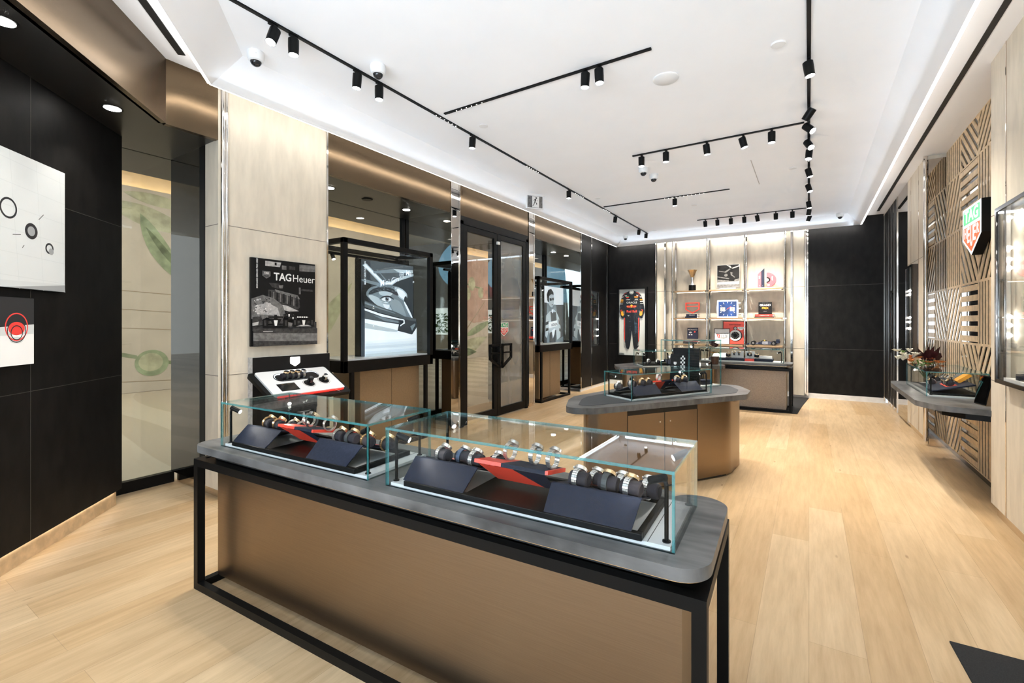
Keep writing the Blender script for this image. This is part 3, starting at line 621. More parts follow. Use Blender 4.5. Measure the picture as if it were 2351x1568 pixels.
lay([(0,92),(36,97),(63,100.5),(60,111),(90,118),(98,107),(100,104),(100,150),(0,150)], 'lbwhite'); lay([(0,98),(40,106),(60,110),(60,113),(40,112),(0,106)], 'lbpale')
lay([(73,92),(100,96),(100,106),(90,118),(60,111),(64,102),(72,98)], 'lbdark'); lay([(86,104),(96,99),(97,101),(90,112)], 'lbmid'); lay([(72,93),(74,93),(75,99),(70,101),(66,104),(65,102),(72,98)], 'lbwhite')
for i in range(6): lay([(0,126+i*4),(100,124+i*4.3),(100,150),(0,150)], ['lbw1','lbw2','lbw3','lbw2','lbw3','lbpale'][i])
m.build('print', pb)
text('Mini Gin', .095, MT['lbwhite'], pb, loc=(.415,.925,.03), rot=(0,0,R(16)), shear=.25, bold=.005)
text('MAX VERSTAPPEN', .034, MT['lbwhite'], pb, loc=(.035,1.0,.03), rot=(0,0,R(90)), bold=.01)
o = MB(); o.sheet(shield(.075,.085), .028, MT['lbwhite']); o.sheet(shield(.06,.068), .0285, MT['lbmid']); o.build('shield_logo', pb, (.63,1.02,0)); text('TAG', .022, MT['lbwhite'], pb, loc=(.63,1.035,.03)); text('HEUER', .014, MT['lbwhite'], pb, loc=(.63,1.012,.03))
text('Ma', .09, MT['lbwhite'], pb, loc=(.75,1.06,.03), bold=.02, shear=.1); text('n', .05, MT['lbwhite'], pb, loc=(.838,.955,.03), bold=.02, shear=.2)

# poster of a man in a patterned jacket
pb = thing('lightbox_poster', 'black and white poster of a man in sunglasses and patterned jacket inside the slim vitrine', 'poster', (-4.52,8.31,1.10), (R(90),0,R(90)))
m = MB(); Z = [0]; pw, ph = .86, 1.16; m.box((0,0,-.03), (pw,ph,-.001), MT['black'])
lay([(0,0),(100,0),(100,150),(0,150)], 'lbmid'); lay([(0,0),(100,0),(100,46),(60,48),(0,44)], 'lbwhite'); lay([(60,48),(100,46),(100,135),(80,140)], 'lbdark'); lay([(0,44),(12,44),(12,150),(0,150)], 'lbdark')
jacket = [(8,78),(24,68),(38,62),(52,62),(64,70),(76,84),(84,108),(84,136),(66,144),(60,120),(56,138),(30,138),(22,116),(12,138),(4,132),(6,100)]
lay(jacket, 'lbpale'); lay([(30,68),(60,68),(62,92),(34,94)], 'lbdark'); lay([(6,96),(20,92),(22,100),(6,104)], 'lbdark'); lay([(6,112),(20,110),(20,117),(6,120)], 'lbblack'); lay([(72,86),(78,92),(82,104),(74,100)], 'lbdark'); lay([(76,112),(84,114),(84,122),(76,120)], 'lbdark')
lay([(20,96),(64,90),(66,106),(22,112)], 'lbwhite'); lay([(26,124),(60,116),(56,150),(24,150)], 'lbdark'); lay([(36,118),(54,112),(50,128),(42,140)], 'lbwhite')
lay([(24,44),(44,46),(42,64),(28,66)], 'lbmid'); lay([(14,24),(22,16),(38,14),(46,22),(48,34),(46,48),(38,56),(28,54),(20,46)], 'lbpale'); lay([(12,36),(10,22),(18,10),(32,6),(44,14),(46,22),(34,20),(22,26),(20,42),(16,42)], 'lbblack')
lay([(24,32),(34,30),(36,37),(27,39)], 'lbblack'); lay([(37,30),(46,29),(46,36),(39,37)], 'lbblack'); lay([(33,49),(42,47),(40,50)], 'lbdark'); lay([(34,62),(44,60),(42,70),(38,72)], 'lbwhite')
m.build('print', pb)
text('HONZA', .075, MT['lbblack'], pb, loc=(.38,.37,.03), rot=(0,0,R(5)), bold=.01)
# ---------------------------------------------------------------- watches
def ringpts(n, rx, rz, t0, t1): return [(rx*math.sin(R(t0+(t1-t0)*i/n)), rz*math.cos(R(t0+(t1-t0)*i/n))) for i in range(n+1)]
ORD = ['first','second','third','fourth','fifth','sixth','seventh','eighth','ninth','tenth','eleventh','twelfth','thirteenth','fourteenth']
def make_watch(strap, casem, cushion=True, cush_mat='cushion', tall=1.0):
    """watch round a roll; roll axis = local x, dial looks towards local +y and up"""
    w = thing('wrist_watch', 'watch', 'watch', (0,0,0))
    rx, rz = .0255, .0275*tall
    if cushion:
        m = MB(); vs = []; n = 20
        m.M = Matrix(((0,0,1,0),(1,0,0,0),(0,1,0,0),(0,0,0,1)))
        prof = [(.0001,-.025),(.017,-.025),(.0225,-.022),(.0235,-.016),(.0235,.030),(.0225,.036),(.017,.039),(.016,.0375),(.0001,.0375)]
        m.lathe(prof, (0,0,0), MT[cush_mat], 20); m.build('cushion_roll', w, smooth=True)
    m = MB(); link = MT[strap]; metal = strap in ('steel','gold'); n = 22; a0 = 42; a1 = 42+360-28
    P = ringpts(n, rx, rz, a0+28, a1)
    for i in range(n):
        t = i/n; wd = .0098 - .0018*math.sin(math.pi*t)
        (y0,z0),(y1,z1) = P[i], P[i+1]; g = .1 if metal else -.02
        A = Vector((y0,z0)); B = Vector((y1,z1)); A, B = A.lerp(B,g), B.lerp(A,g); o = 1.13
        cols = ((-wd,-wd*.42),(-wd*.36,wd*.36),(wd*.42,wd)) if metal else ((-wd,wd),)
        for k, (xa, xb) in enumerate(cols):
            s = 1.02 if (metal and k == 1) else 1.0; oo = o+(.03 if k == 1 and metal else 0)
            m.add([(xa,A.x,A.y),(xb,A.x,A.y),(xb,B.x,B.y),(xa,B.x,B.y),(xa,A.x*oo,A.y*oo),(xb,A.x*oo,A.y*oo),(xb,B.x*oo,B.y*oo),(xa,B.x*oo,B.y*oo)],
                  [(0,3,2,1),(4,5,6,7),(0,1,5,4),(1,2,6,5),(2,3,7,6),(3,0,4,7)], link)
    m.build('bracelet' if metal else 'strap', w)
    d = Vector((0, math.sin(R(42)), math.cos(R(42)))); c = Vector((0, rx*d.y, rz*d.z))
    m = MB(); m.cyl(c+d*.0005, c+d*.0095, .0205, MT[casem], n=24); m.cyl(c+d*.0095, c+d*.0125, .0195, MT[casem], r1=.0178, n=24)
    cs = m.build('watch_case', w, smooth=True)
    m = MB(); m.cyl(c+d*.0124, c+d*.0129, .0165, MT['dial'], n=24); m.build('dial', cs)
    m = MB()
    for s in (-.008,0,.008):
        e = Vector((0,-d.z,d.y))*s; q = c+d*.005+e; r0 = math.sqrt(.0205**2-s*s); m.cyl(q+Vector((-r0,0,0)), q+Vector((-r0-.004,0,0)), .0022 if s else .003, MT[casem], n=8)
    m.build('crown', w)
    w.scale = (1.16,1.16,1.16); w['category'] = 'watch'; return w
WATCH = {}
def place_watch(kind, label, loc, rot, group):
    key = kind
    if key not in WATCH:
        st, cs, cu = {'steel':('steel','steel',True),'gold':('gold','gold',True),'blue':('bluestrap','steel',True),'grey':('greystrap','gold',True),'open':('steel','steel',False),'openblack':('greystrap','gold',False),'two':('steel','gold',True)}[kind]
        w = make_watch(st, cs, cu); WATCH[key] = w; w.location = loc; w.rotation_euler = rot if isinstance(rot, tuple) else (0,0,rot); w['label'] = label
    else: w = dup(WATCH[key], label, loc, rot)
    w['group'] = group; return w

# ---------------------------------------------------------------- display cases
def case_(label, A, ang, L, D, h, zb, lamps, group='glass showcases', base=True):
    """glass box on a white base; A = near left corner, local x along the length, y away"""
    g = thing('glass_showcase', label, 'showcase', (A[0],A[1],zb), ang, group)
    t = .010; E = MT['edge']; G = MT['glass']
    def gl(a, b_, axis):
        m = MB(); m.box(a, b_, G); k = 0
        # thin faces take the green edge colour
        m.mi = []; ei = m.m(E)
        fax = [2,2,1,0,1,0]
        m.mi = [0 if f == axis else ei for f in fax]
        return m.build('glass_pane', g)
    gl((0,0,.0),(L,t,h-t),1); gl((0,D-t,.0),(L,D,h-t),1); gl((0,t,.0),(t,D-t,h-t),0); gl((L-t,t,.0),(L,D-t,h-t),0); gl((0,0,h-t),(L,D,h),2)
    if base:
        m = MB(); m.box((.016,.016,0), (L-.016,D-.016,.012), MT['acrylic']); m.box((L-.085,.018,.012),(L-.083,D-.018,.0125),MT['black']); m.build('base_plate', g)
    for (lx, ly, lh, dr_) in lamps:
        m = MB(); m.cyl((lx,ly,.012),(lx,ly,.016),.013,MT['black']); m.tube([(lx,ly,.012),(lx,ly,lh-.02)],.0065,MT['black'],n=12); dx, dy = math.cos(dr_), math.sin(dr_)
        m.tube([(lx,ly,lh-.02),(lx+.004*dx,ly+.004*dy,lh-.008),(lx+.016*dx,ly+.016*dy,lh)],.0065,MT['black'],n=12)
        lp = m.build('case_lamp', g, smooth=True)
        m = MB(); p0 = Vector((lx+.004*dx,ly+.004*dy,lh+.004)); p1 = p0+Vector((dx*.055,dy*.055,-.022)); m.cyl(p0,p1,.0125,MT['black'],n=16); q = (p1-p0).normalized()
        m.cyl(p1,p1+q*.001,.0105,MT['lens'],n=16); m.build('lamp_head', lp, smooth=True)
        mw = Matrix.Translation((A[0],A[1],zb)) @ Matrix.Rotation(ang,4,'Z')
        s = spotlight(mw @ (p1+q*.004), (0,0,0), 0.8, 110, .8, rad=.008); s.rotation_euler = (Matrix.Rotation(ang,3,'Z') @ q).to_track_quat('-Z','Y').to_euler()
    return g
def riser(label, A, ang, zb, parts, L, D, center=None, name='watch_stand', mirrored=False):
    """low black tray with leaning navy panels; parts = list of (x0,x1)"""
    r = thing(name, label, 'watch stand', (A[0],A[1],zb), ang)
    m = MB()
    if len(parts) > 1:
        for a, q in (((0,0),(L,.024)),((0,D-.024),(L,D)),((0,.024),(.02,D-.024)),((L-.02,.024),(L,D-.024)),((parts[0][1]-.02,.024),(parts[1][0]+.02,D-.024))): m.box((*a,0), (*q,.022 if a[0] != parts[0][1]-.02 else .012), MT['black'])
    else: m.box((0,0,0), (L,D,.022), MT['black'])
    m.build('tray', r, bevel=.002)
    for (x0, x1) in parts:
        m = MB(); b0, t0 = .008, .094
        m.add([(x0+.01,b0,.022),(x1-.01,b0,.022),(x1,t0,.096),(x0,t0,.096),(x0+.01,b0+.008,.022),(x1-.01,b0+.008,.022),(x1,t0+.008,.098),(x0,t0+.008,.098)],
              [(0,1,2,3),(4,7,6,5),(0,4,5,1),(1,5,6,2),(2,6,7,3),(3,7,4,0)], MT['navy']); m.build('back_panel', r)
        m = MB(); m.add([(x0,t0+.004,.096),(x1,t0+.004,.096),(x1,D-.03,.034),(x0,D-.03,.034),(x0,t0+.004,.090),(x1,t0+.004,.090),(x1,D-.03,.028),(x0,D-.03,.028)],
              [(0,1,2,3),(4,7,6,5),(0,4,5,1),(1,5,6,2),(2,6,7,3),(3,7,4,0)], MT['navy'])
        for i in range(2): m.add([(x0+.03+i*.13,D-.19,.0865),(x0+.15+i*.13,D-.19,.0865),(x0+.15+i*.13,D-.10,.0585),(x0+.03+i*.13,D-.10,.0585)], [(0,1,2,3)], MT['red'])
        m.build('display_slope', r)
    if center:
        x0, x1, xr = center; m = MB()
        def slab(a, c, mat): m.add([(a,.10,.116),(c,.10,.116),(c,.26,.085),(a,.26,.085),(a,.103,.130),(c,.103,.130),(c,.263,.099),(a,.263,.099)], [(0,3,2,1),(4,5,6,7),(0,1,5,4),(1,2,6,5),(2,3,7,6),(3,0,4,7)], mat)
        slab(x0, xr, MT['red']); slab(xr, x1, MT['navy']); slab(x1, x1+.012, MT['red']); m.build('raised_deck', r)
        m = MB(); m.add([(x0+.02,.10,.115),(xr+.05,.10,.115),(x1-.05,.20,.03),(x0+.05,.20,.03)], [(0,1,2,3),(3,2,1,0)], MT['red']); m.add([(xr+.05,.10,.115),(x1,.10,.115),(x1,.20,.03),(x1-.05,.20,.03)], [(0,1,2,3),(3,2,1,0)], MT['navy']); m.build('deck_support', r)
    return r

# ---------------------------------------------------------------- the counters
def counter(label, A, ang, L, D, flip=False):
    """long counter: black square frame, bronze body, floating slab; A = near left corner of the frame"""
    c = thing('display_counter', label, 'counter', (A[0],A[1],0), ang)
    K = MT['black']; t = .04; H = .735
    for x in (0,L-t):
        for y in (0,D-t):
            m = MB(); m.box((x,y,0), (x+t,y+t,H-t), K); m.build('leg', c)
    m = MB(); m.box((0,0,H-t),(L,t,H),K); m.box((0,D-t,H-t),(L,D,H),K); m.box((0,t,H-t),(t,D-t,H),K); m.box((L-t,t,H-t),(L,D-t,H),K); m.box((.02,.02,H-.02),(L-.02,D-.02,H-.004),K); m.build('top_frame', c)
    m = MB(); m.box((t,0,0),(L-t,t*.9,t),K); m.box((t,D-t*.9,0),(L-t,D,t),K); m.box((0,t,0),(t,D-t,t),K); m.box((L-t,t,0),(L,D-t,t),K); m.build('base_rail', c)
    m = MB(); m.box((.03,.115,.035),(L-.085,D-.09,H-.02),MT['bronzefabric' if flip else 'bronzepanel']); m.build('body', c)
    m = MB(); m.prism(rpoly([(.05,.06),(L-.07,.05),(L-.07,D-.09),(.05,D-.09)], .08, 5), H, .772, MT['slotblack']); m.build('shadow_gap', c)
    m = MB(); m.prism(rpoly([(-.02,.0),(L+.0,-.01),(L+.0,D-.03),(-.02,D-.03)], .09, 6), .772, .776, MT['gold']); m.build('edge_inlay', c)
    m = MB(); m.prism(rpoly([(-.025,-.005),(L+.005,-.015),(L+.005,D-.025),(-.025,D-.025)], .095, 8), .776, .815, MT['slab']); m.build('countertop', c, smooth=True, bevel=.013, seg=3)
    return c
TA = R(2.358); TO = (-2.934,1.253)
def tl(x, y):
    return (TO[0]+x*math.cos(TA)-y*math.sin(TA), TO[1]+x*math.sin(TA)+y*math.cos(TA))
counter('front display counter with bronze body and dark wood top, nearest the camera', TO, TA, 2.70, .625)
lampsL = [(.026,.042,.205,R(20)),(1.113,.045,.205,R(160)),(1.115,.385,.205,R(200)),(.026,.385,.205,R(-20))]
case_('left glass showcase on the front counter, half behind the other', tl(.163,.06), TA, 1.155, .425, .245, .815, lampsL)
case_('right glass showcase on the front counter, nearest the camera', tl(1.429,.06), TA, 1.175, .425, .245, .815, [(.022,.042,.205,R(20)),(1.142,.046,.205,R(160)),(1.15,.388,.205,R(215)),(.026,.388,.205,R(-20))])
riser('navy and red watch stand in the left showcase of the front counter', tl(.262,.066), TA, .827, [(-.012,.30),(.612,.915)], .97, .36, (.26,.54,.40))
riser('navy and red watch stand in the right showcase of the front counter', tl(1.525,.066), TA, .827, [(-.02,.305),(.63,.955)], .98, .36, (.285,.60,.41))
def slopez(v): return .827+.096-(v-.16)*.062/.23+.026
G2 = 'watches in the right showcase of the front counter'
for i, (x, v, kd) in enumerate([(1.602,.225,'steel'),(1.677,.27,'blue'),(1.767,.23,'steel'),(1.84,.29,'steel'),(1.905,.29,'open'),(2.02,.29,'open'),(2.115,.255,'open'),(2.236,.212,'steel'),(2.278,.28,'steel'),(2.338,.235,'grey'),(2.374,.29,'steel'),(2.423,.218,'two'),(2.468,.285,'steel')]):
    z = slopez(v) if kd != 'open' else .978-(v-.25)*.2
    desc = {'steel':'steel bracelet watch on a dark roll','blue':'steel watch with blue strap on a dark roll','open':'steel watch standing open on the raised deck','grey':'gold watch with dark grey strap on a roll','two':'steel watch with gold case on a dark roll'}[kd]
    place_watch(kd, desc+', '+ORD[i]+' in the right front case', (*tl(x,v),z), TA+R(random.uniform(-8,8)-10), G2)
G1 = 'watches in the left showcase of the front counter'
for i, (x, v, kd) in enumerate([(.362,.215,'gold'),(.44,.225,'gold'),(.48,.285,'two'),(.559,.285,'steel'),(.60,.30,'open'),(.665,.27,'openblack'),(.818,.265,'open'),(.952,.215,'two'),(1.04,.215,'grey'),(1.15,.215,'gold'),(1.245,.25,'gold')]):
    z = slopez(v) if 'open' not in kd else .972-(v-.25)*.2
    desc = {'gold':'gold bracelet watch on a dark roll','two':'steel watch with gold case on a dark roll','steel':'steel bracelet watch on a dark roll','open':'steel watch standing open','openblack':'gold watch with black strap standing open','grey':'gold watch with dark grey strap on a roll'}[kd]
    place_watch(kd, desc+', '+ORD[i]+' in the left front case', (*tl(x,v),z), TA+R(random.uniform(-8,8)-10), G1)

# middle island: bronze body under a dark tapered slab
c = thing('display_counter', 'tapered middle island counter with bronze doors and dark wood rim', 'counter')
SL = rpoly([(-1.66,3.40),(-1.45,3.52),(-.50,5.0),(-.50,5.3),(-.66,5.68),(-1.48,5.72),(-1.86,4.0),(-1.82,3.8)], [.13,.13,.12,.1,.12,.1,.1,.1], 6)
def inset(poly, d, cx=-1.15, cy=4.6):
    out = []
    for x, y in poly:
        v = Vector((x-cx,y-cy)); out.append((cx+v.x*(1-d/v.length), cy+v.y*(1-d/v.length)))
    return out
m = MB(); m.prism(SL, .765, .815, MT['slab']); m.build('countertop', c, smooth=True, bevel=.015, seg=3)
m = MB(); m.prism(rpoly([(-1.62,3.56),(-1.52,3.62),(-.60,5.03),(-.61,5.28),(-.74,5.58),(-1.40,5.62),(-1.74,4.02),(-1.72,3.86)], .1, 5), .8155, .8175, MT['leather']); m.build('leather_inlay', c)
m = MB(); m.prism(rpoly([(-1.60,3.68),(-1.50,3.72),(-.66,5.02),(-.60,5.58),(-1.42,5.60),(-1.72,4.05),(-1.72,3.9)], [.04,.06,.35,.16,.1,.05,.05], 8), .012, .765, MT['bronzepanel']); bd = m.build('body', c, smooth=True)
P0, P1 = Vector((-1.50,3.72)), Vector((-.66,5.02)); dd = (P1-P0).normalized(); nn = Vector((dd.y,-dd.x))
def onface(t0, t1, z0, z1, mat, nm, th=.003):
    a, q = P0+dd*t0, P0+dd*t1; m = MB(); m.prism([tuple(a),tuple(q),tuple(q+nn*th),tuple(a+nn*th)], z0, z1, mat); return m.build(nm, bd)
for t in (.30,.72,1.12): onface(t, t+.004, .02, .69, MT['slotblack'], 'door_joint')
onface(.30, 1.12, .69, .745, MT['slotblack'], 'drawer_recess', .004)
for t in (.66,.78): onface(t, t+.012, .60, .612, MT['steel'], 'lock', .006)
onface(.0, 1.5, .012, .02, MT['slotblack'], 'kick_line')
CA = math.atan2(.875,.484)
case_('glass showcase at the near end of the middle island', (-1.30,3.985), CA, 1.03, .375, .235, .8185, [(.03,.03,.2,R(60)),(.99,.03,.2,R(120)),(.03,.34,.2,R(-30)),(.99,.34,.2,R(210))])
def al(x, y, A=(-1.30,3.985)): return (A[0]+x*math.cos(CA)-y*math.sin(CA), A[1]+x*math.sin(CA)+y*math.cos(CA))
riser('navy and red watch stand on the middle island', al(.03,.03), CA, .8305, [(.04,.38),(.62,.93)], .96, .31, (.37,.6,.46))
GI = 'watches on the middle island'
for i, (x, v, kd) in enumerate([(.10,.30,'steel'),(.14,.16,'two'),(.26,.16,'gold'),(.37,.19,'gold'),(.52,.2,'open'),(.72,.16,'two'),(.82,.16,'gold')]):
    z = slopez(v+.03)+.0035 if kd != 'open' else .975
    desc = {'gold':'gold bracelet watch on a dark roll','two':'steel bracelet watch with gold case on a roll','steel':'steel bracelet watch on a roll, lowest on the tray','open':'steel watch standing open behind the red deck'}[kd]
    place_watch(kd, desc+', '+ORD[i]+' on the middle island', (*al(x,v),z), CA+R(-70), GI)
# tall case at the far end of the island
CB = (-1.05,5.087)
case_('tall glass showcase at the far end of the middle island', CB, CA, .50, .395, .50, .8185, [(.42,.06,.25,R(170)),(.46,.34,.43,R(200))])
def bl(x, y): return al(x, y, CB)
t = thing('brochure_stand', 'black ribbed display block with a chequered flag card in the tall island showcase', 'display stand', (*bl(.09,.14),.8305), CA-R(62))
m = MB(); m.box((-.12,0,0), (.15,.06,.40), MT['ink'])
for k in range(14): m.box((.03,-.006,.01+k*.028), (.15,0,.026+k*.028), MT['black'])
m.build('ribbed_block', t)
m = MB(); m.M = Matrix.Rotation(R(-9),4,'X'); m.box((-.14,-.075,.0), (.02,-.07,.33), MT['ink'])
for r_ in range(14):
    for q in range(3):
        if (r_+q) % 2 == 0 and abs(r_-7) > -1: m.box((-.035+q*.016,-.0765,.02+r_*.021), (-.02+q*.016,-.075,.04+r_*.021), MT['paper'])
cd = m.build('brochure_card', t)
text('MONACO', .018, MT['paper'], cd, loc=(-.09,-.045,.2), rot=(R(81),0,0)); text('GRAND PRIX', .013, MT['paper'], cd, loc=(-.09,-.047,.182), rot=(R(81),0,0)); text('HERITAGE', .011, MT['redprint'], cd, loc=(-.09,-.05,.165), rot=(R(81),0,0))
o = MB(); o.sheet(shield(.03,.034), 0, MT['paper']); o.build('shield_logo', cd, (-.09,-.0405,.235), (R(81),0,0))
t = thing('display_box', 'small navy lacquer box with gold frame in the tall island showcase', 'box', (*bl(.33,.12),.8305), CA)
m = MB(); m.box((-.05,-.06,0), (.09,.07,.05), MT['navy']); m.build('box_base', t); m = MB(); m.box((-.05,.04,.05), (.09,.07,.13), MT['black']); m.box((-.03,.038,.06), (.07,.04,.12), MT['gold']); m.box((-.02,.037,.065), (.06,.039,.115), MT['dial']); m.build('lid', t)

# third island, further back on the left
c = thing('display_counter', 'hexagonal dark topped island counter behind the middle island', 'counter')
HX = [(-2.56,7.06),(-2.36,7.12),(-1.16,8.12),(-1.15,8.3),(-1.3,8.6),(-2.3,8.5),(-2.75,7.5)]
m = MB(); m.prism(rpoly(HX, .09, 5), .765, .815, MT['slab']); m.build('countertop', c, smooth=True, bevel=.012, seg=3)
m = MB(); m.prism(rpoly(inset(HX,.13,-1.9,7.8), .08, 5), .012, .765, MT['bronzepanel']); m.build('body', c, smooth=True)
CC = math.atan2(8.0-7.12, 1.16)
case_('glass showcase on the third island beside the race suit', (-2.20,7.24), CC, .95, .40, .25, .815, [(.03,.03,.2,R(40)),(.03,.36,.2,R(-20)),(.42,.03,.2,R(60)),(.9,.03,.2,R(140)),(.9,.36,.2,R(220))])
def cl(x, y, A=(-2.20,7.24)): return (A[0]+x*math.cos(CC)-y*math.sin(CC), A[1]+x*math.sin(CC)+y*math.cos(CC))
riser('navy watch stand in the third island showcase', cl(.06,.06), CC, .827, [(.36,.72)], .8, .3)
for i, (x, v, kd) in enumerate([(.18,.22,'steel'),(.32,.2,'steel'),(.52,.16,'steel'),(.66,.15,'two')]):
    place_watch(kd, 'bracelet watch on a dark roll, '+ORD[i]+' from the left on the third island', (*cl(x,v),.877 if i < 2 else .95), CC+R(-40), 'watches on the third island')
t = thing('flower_vase', 'glass vase with dark succulents and pale blossoms on the third island', 'vase', (-1.32,8.36,.815))
m = MB(); m.lathe([(.05,0),(.062,.02),(.075,.2),(.085,.26),(.08,.26),(.07,.2),(.056,.022)], (0,0,0), MT['glass'], 20); m.build('vase', t, smooth=True)
m = MB(); m.lathe([(.048,.004),(.055,.02),(.062,.13)], (0,0,0), pm('dark_vase_water', (.12,.05,.035), .2), 16); m.build('water', t, smooth=True)
def petals(m, c, r, n, mat, up=.4, rnd=random):
    for i in range(n):
        a = 2*math.pi*i/n+rnd.random()*.5; d = Vector((math.cos(a),math.sin(a),up+rnd.uniform(-.2,.3))).normalized(); s = d.cross(Vector((0,0,1))).normalized()*r*.32; c = Vector(c)
        mid = c+d*r*.55+Vector((0,0,r*.12)); m.add([c, mid-s, c+d*r, mid+s], [(0,1,2,3)], mat)
MT['burg'] = pm('burgundy_leaf', (.055,.010,.014), .5, var=.4, ns=30); MT['petal'] = pm('cream_petal', (.90,.88,.76), .6, var=.1, ns=30); MT['opetal'] = pm('orange_petal', (.75,.24,.06), .6, var=.25, ns=30); MT['stem'] = pm('green_stem', (.14,.24,.05), .6, var=.3, ns=30)
m = MB(); 
for i in range(6): petals(m, (random.uniform(-.04,.04),random.uniform(-.04,.04),.28+random.uniform(0,.06)), .08, 9, MT['burg'], .9)
m.build('succulent', t); m = MB()
for i in range(4): petals(m, (random.uniform(-.06,.06),random.uniform(-.06,.06),.24), .05, 6, MT['petal'], .3)
for i in range(4): petals(m, (random.uniform(-.04,.05),random.uniform(-.04,.04),.2), .07, 5, MT['opetal' if i > 1 else 'stem'], -.2)
m.build('blossom', t)

# far counter in front of the shelves
counter('far display counter with textured bronze front standing before the shelves', (-2.0,9.02), R(-.5), 1.76, .62, flip=True)
case_('low glass showcase on the far counter before the shelves', (-1.72,9.12), R(-.5), 1.36, .45, .235, .815, [(.03,.05,.19,R(30)),(.10,.06,.19,R(30)),(1.325,.05,.19,R(170))])
t = thing('watch_stand', 'long navy tray with white blocks in the far showcase', 'watch stand', (-1.56,9.19,.827))
m = MB(); m.box((0,0,0), (1.03,.3,.045), MT['navy']); m.build('tray', t)
m = MB(); m.add([(.05,.06,.05),(.28,.06,.05),(.28,.28,.12),(.05,.28,.12)], [(0,1,2,3)], MT['acrylic']); m.build('display_card', t)
for x0, x1, z0, z1, mt in ((.37,.57,.05,.17,'paper'),(.60,.75,.03,.17,'paper'),(.60,.75,.0,.045,'red'),(.82,1.02,.05,.1,'paper')):
    m = MB(); y = -.004 if mt == 'red' else .10; m.box((x0,y,z0), (x1,y+.02,z1), MT[mt]); m.build('display_card', t)
for i, (x, z, kd) in enumerate([(.33,.10,'grey'),(.42,.13,'openblack'),(.50,.13,'openblack'),(.675,.12,'two'),(.79,.10,'grey')]):
    place_watch(kd, 'dark strapped watch, '+ORD[i]+' from the left in the far showcase', (-1.56+x,9.19+.075,.827+z), R(180), 'watches in the far showcase')
# ---------------------------------------------------------------- linen pier: racing poster and smart watch console
pw, ph = .635, .795
pb = thing('poster', 'black and white racing start poster mounted on the linen pier', 'poster', (XL+.001,2.238,1.292), (R(90),0,R(90)))
m = MB(); m.box((0,0,0),(pw,ph,.028),MT['ink']); m.build('panel', pb)
m = MB(); Z = [.028]
def lay2(poly, mat):
    Z[0] += .00025; m.sheet([(x*pw/100, (125-y)*ph/125) for x, y in poly], Z[0], MT[mat])
lay2(rect(0,0,100,125), 'ink'); lay2([(20,3),(44,3),(42,10),(20,10)], 'grey3'); lay2([(34,4),(37,4),(37,8),(34,8)], 'ink'); lay2([(45,7),(52,7),(52,13),(45,13)], 'grey2'); lay2([(73,3),(100,2),(100,12),(73,13)], 'grey2'); lay2([(56,7),(66,7),(66,12),(56,12)], 'grey1')
lay2([(25,34),(42,34),(40,42),(30,40)], 'grey1'); lay2([(40,37),(47,36),(46,41),(41,41)], 'grey2'); lay2([(76,40),(96,40),(96,43),(76,43)], 'grey1'); lay2([(72,38),(75,38),(75,48),(72,48)], 'grey2')
lay2([(24,44),(34,44),(72,52),(74,68),(70,72),(24,58)], 'grey1'); lay2([(34,43),(70,50),(74,56),(66,54),(36,47)], 'grey2'); 
for i in range(9): lay2([(26+i*5.2,46+i*.7),(28+i*5.2,46+i*.7),(28+i*5.2,57+i*1.3),(26+i*5.2,57+i*1.3)], 'grey2' if i % 2 else 'ink')
lay2([(36,64),(52,66),(72,74),(56,75),(44,72)], 'grey3')
lay2([(0,58),(16,52),(32,56),(46,66),(50,78),(44,92),(22,84),(10,90),(0,86)], 'grey2'); lay2([(4,68),(22,62),(38,70),(42,82),(24,80),(8,80)], 'grey3')
for i in range(60): x, y = random.uniform(1,26), random.uniform(56,82); s = random.uniform(.5,1.6); lay2(rect(x,y,x+s*1.4,y+s), random.choice(['paper','grey3','grey1','ink']))
lay2([(0,84),(12,82),(16,95),(0,97)], 'grey1'); lay2([(0,92),(9,90),(8,95),(0,96)], 'grey3'); lay2([(0,97),(50,94),(100,90),(100,103),(0,103)], 'grey1')
lay2([(50,90),(60,92),(58,97),(50,97)], 'grey2')
def racecar(cx, cy, s):
    lay2(rect(cx-11*s,cy-13*s,cx+11*s,cy-10*s), 'ink'); lay2(rect(cx-10*s,cy-12.4*s,cx+10*s,cy-11*s), 'grey1'); lay2([(cx-2*s,cy-15*s),(cx+2*s,cy-15*s),(cx+3*s,cy-8*s),(cx-3*s,cy-8*s)], 'ink')
    for q in (-1,1): lay2([(cx+q*19*s,cy-8*s),(cx+q*11*s,cy-8*s),(cx+q*11*s,cy+4*s),(cx+q*19*s,cy+4*s)], 'ink'); lay2([(cx+q*17*s,cy-7*s),(cx+q*14*s,cy-7*s),(cx+q*14*s,cy+1*s),(cx+q*17*s,cy+1*s)], 'grey1')
    lay2(rect(cx-11*s,cy-6*s,cx+11*s,cy-2*s), 'grey1'); lay2([(cx-9*s,cy-9*s),(cx+9*s,cy-9*s),(cx+4*s,cy),(cx-4*s,cy)], 'ink'); lay2([(cx-3*s,cy-7*s),(cx+3*s,cy-7*s),(cx+1.6*s,cy+1*s),(cx-1.6*s,cy+1*s)], 'paper'); lay2([(cx-14*s,cy+1*s),(cx+14*s,cy+1*s),(cx+15*s,cy+4*s),(cx-15*s,cy+4*s)], 'ink')
racecar(54,82,.45); racecar(60,86,.4); racecar(33,95,1.0); racecar(77,94,.92)
for x in range(5): lay2(rect(66+x*3.6,82,68.6+x*3.6,84), 'paper')
lay2([(64,97),(90,97),(84,95),(72,95)], 'grey3'); lay2(rect(0,100,100,108), 'grey1'); lay2(rect(14,103.5,28,104.3), 'grey3'); lay2([(0,106),(100,108),(100,125),(0,125)], 'grey2'); lay2([(0,117),(100,120),(100,125),(0,125)], 'grey1')
m.build('print', pb)
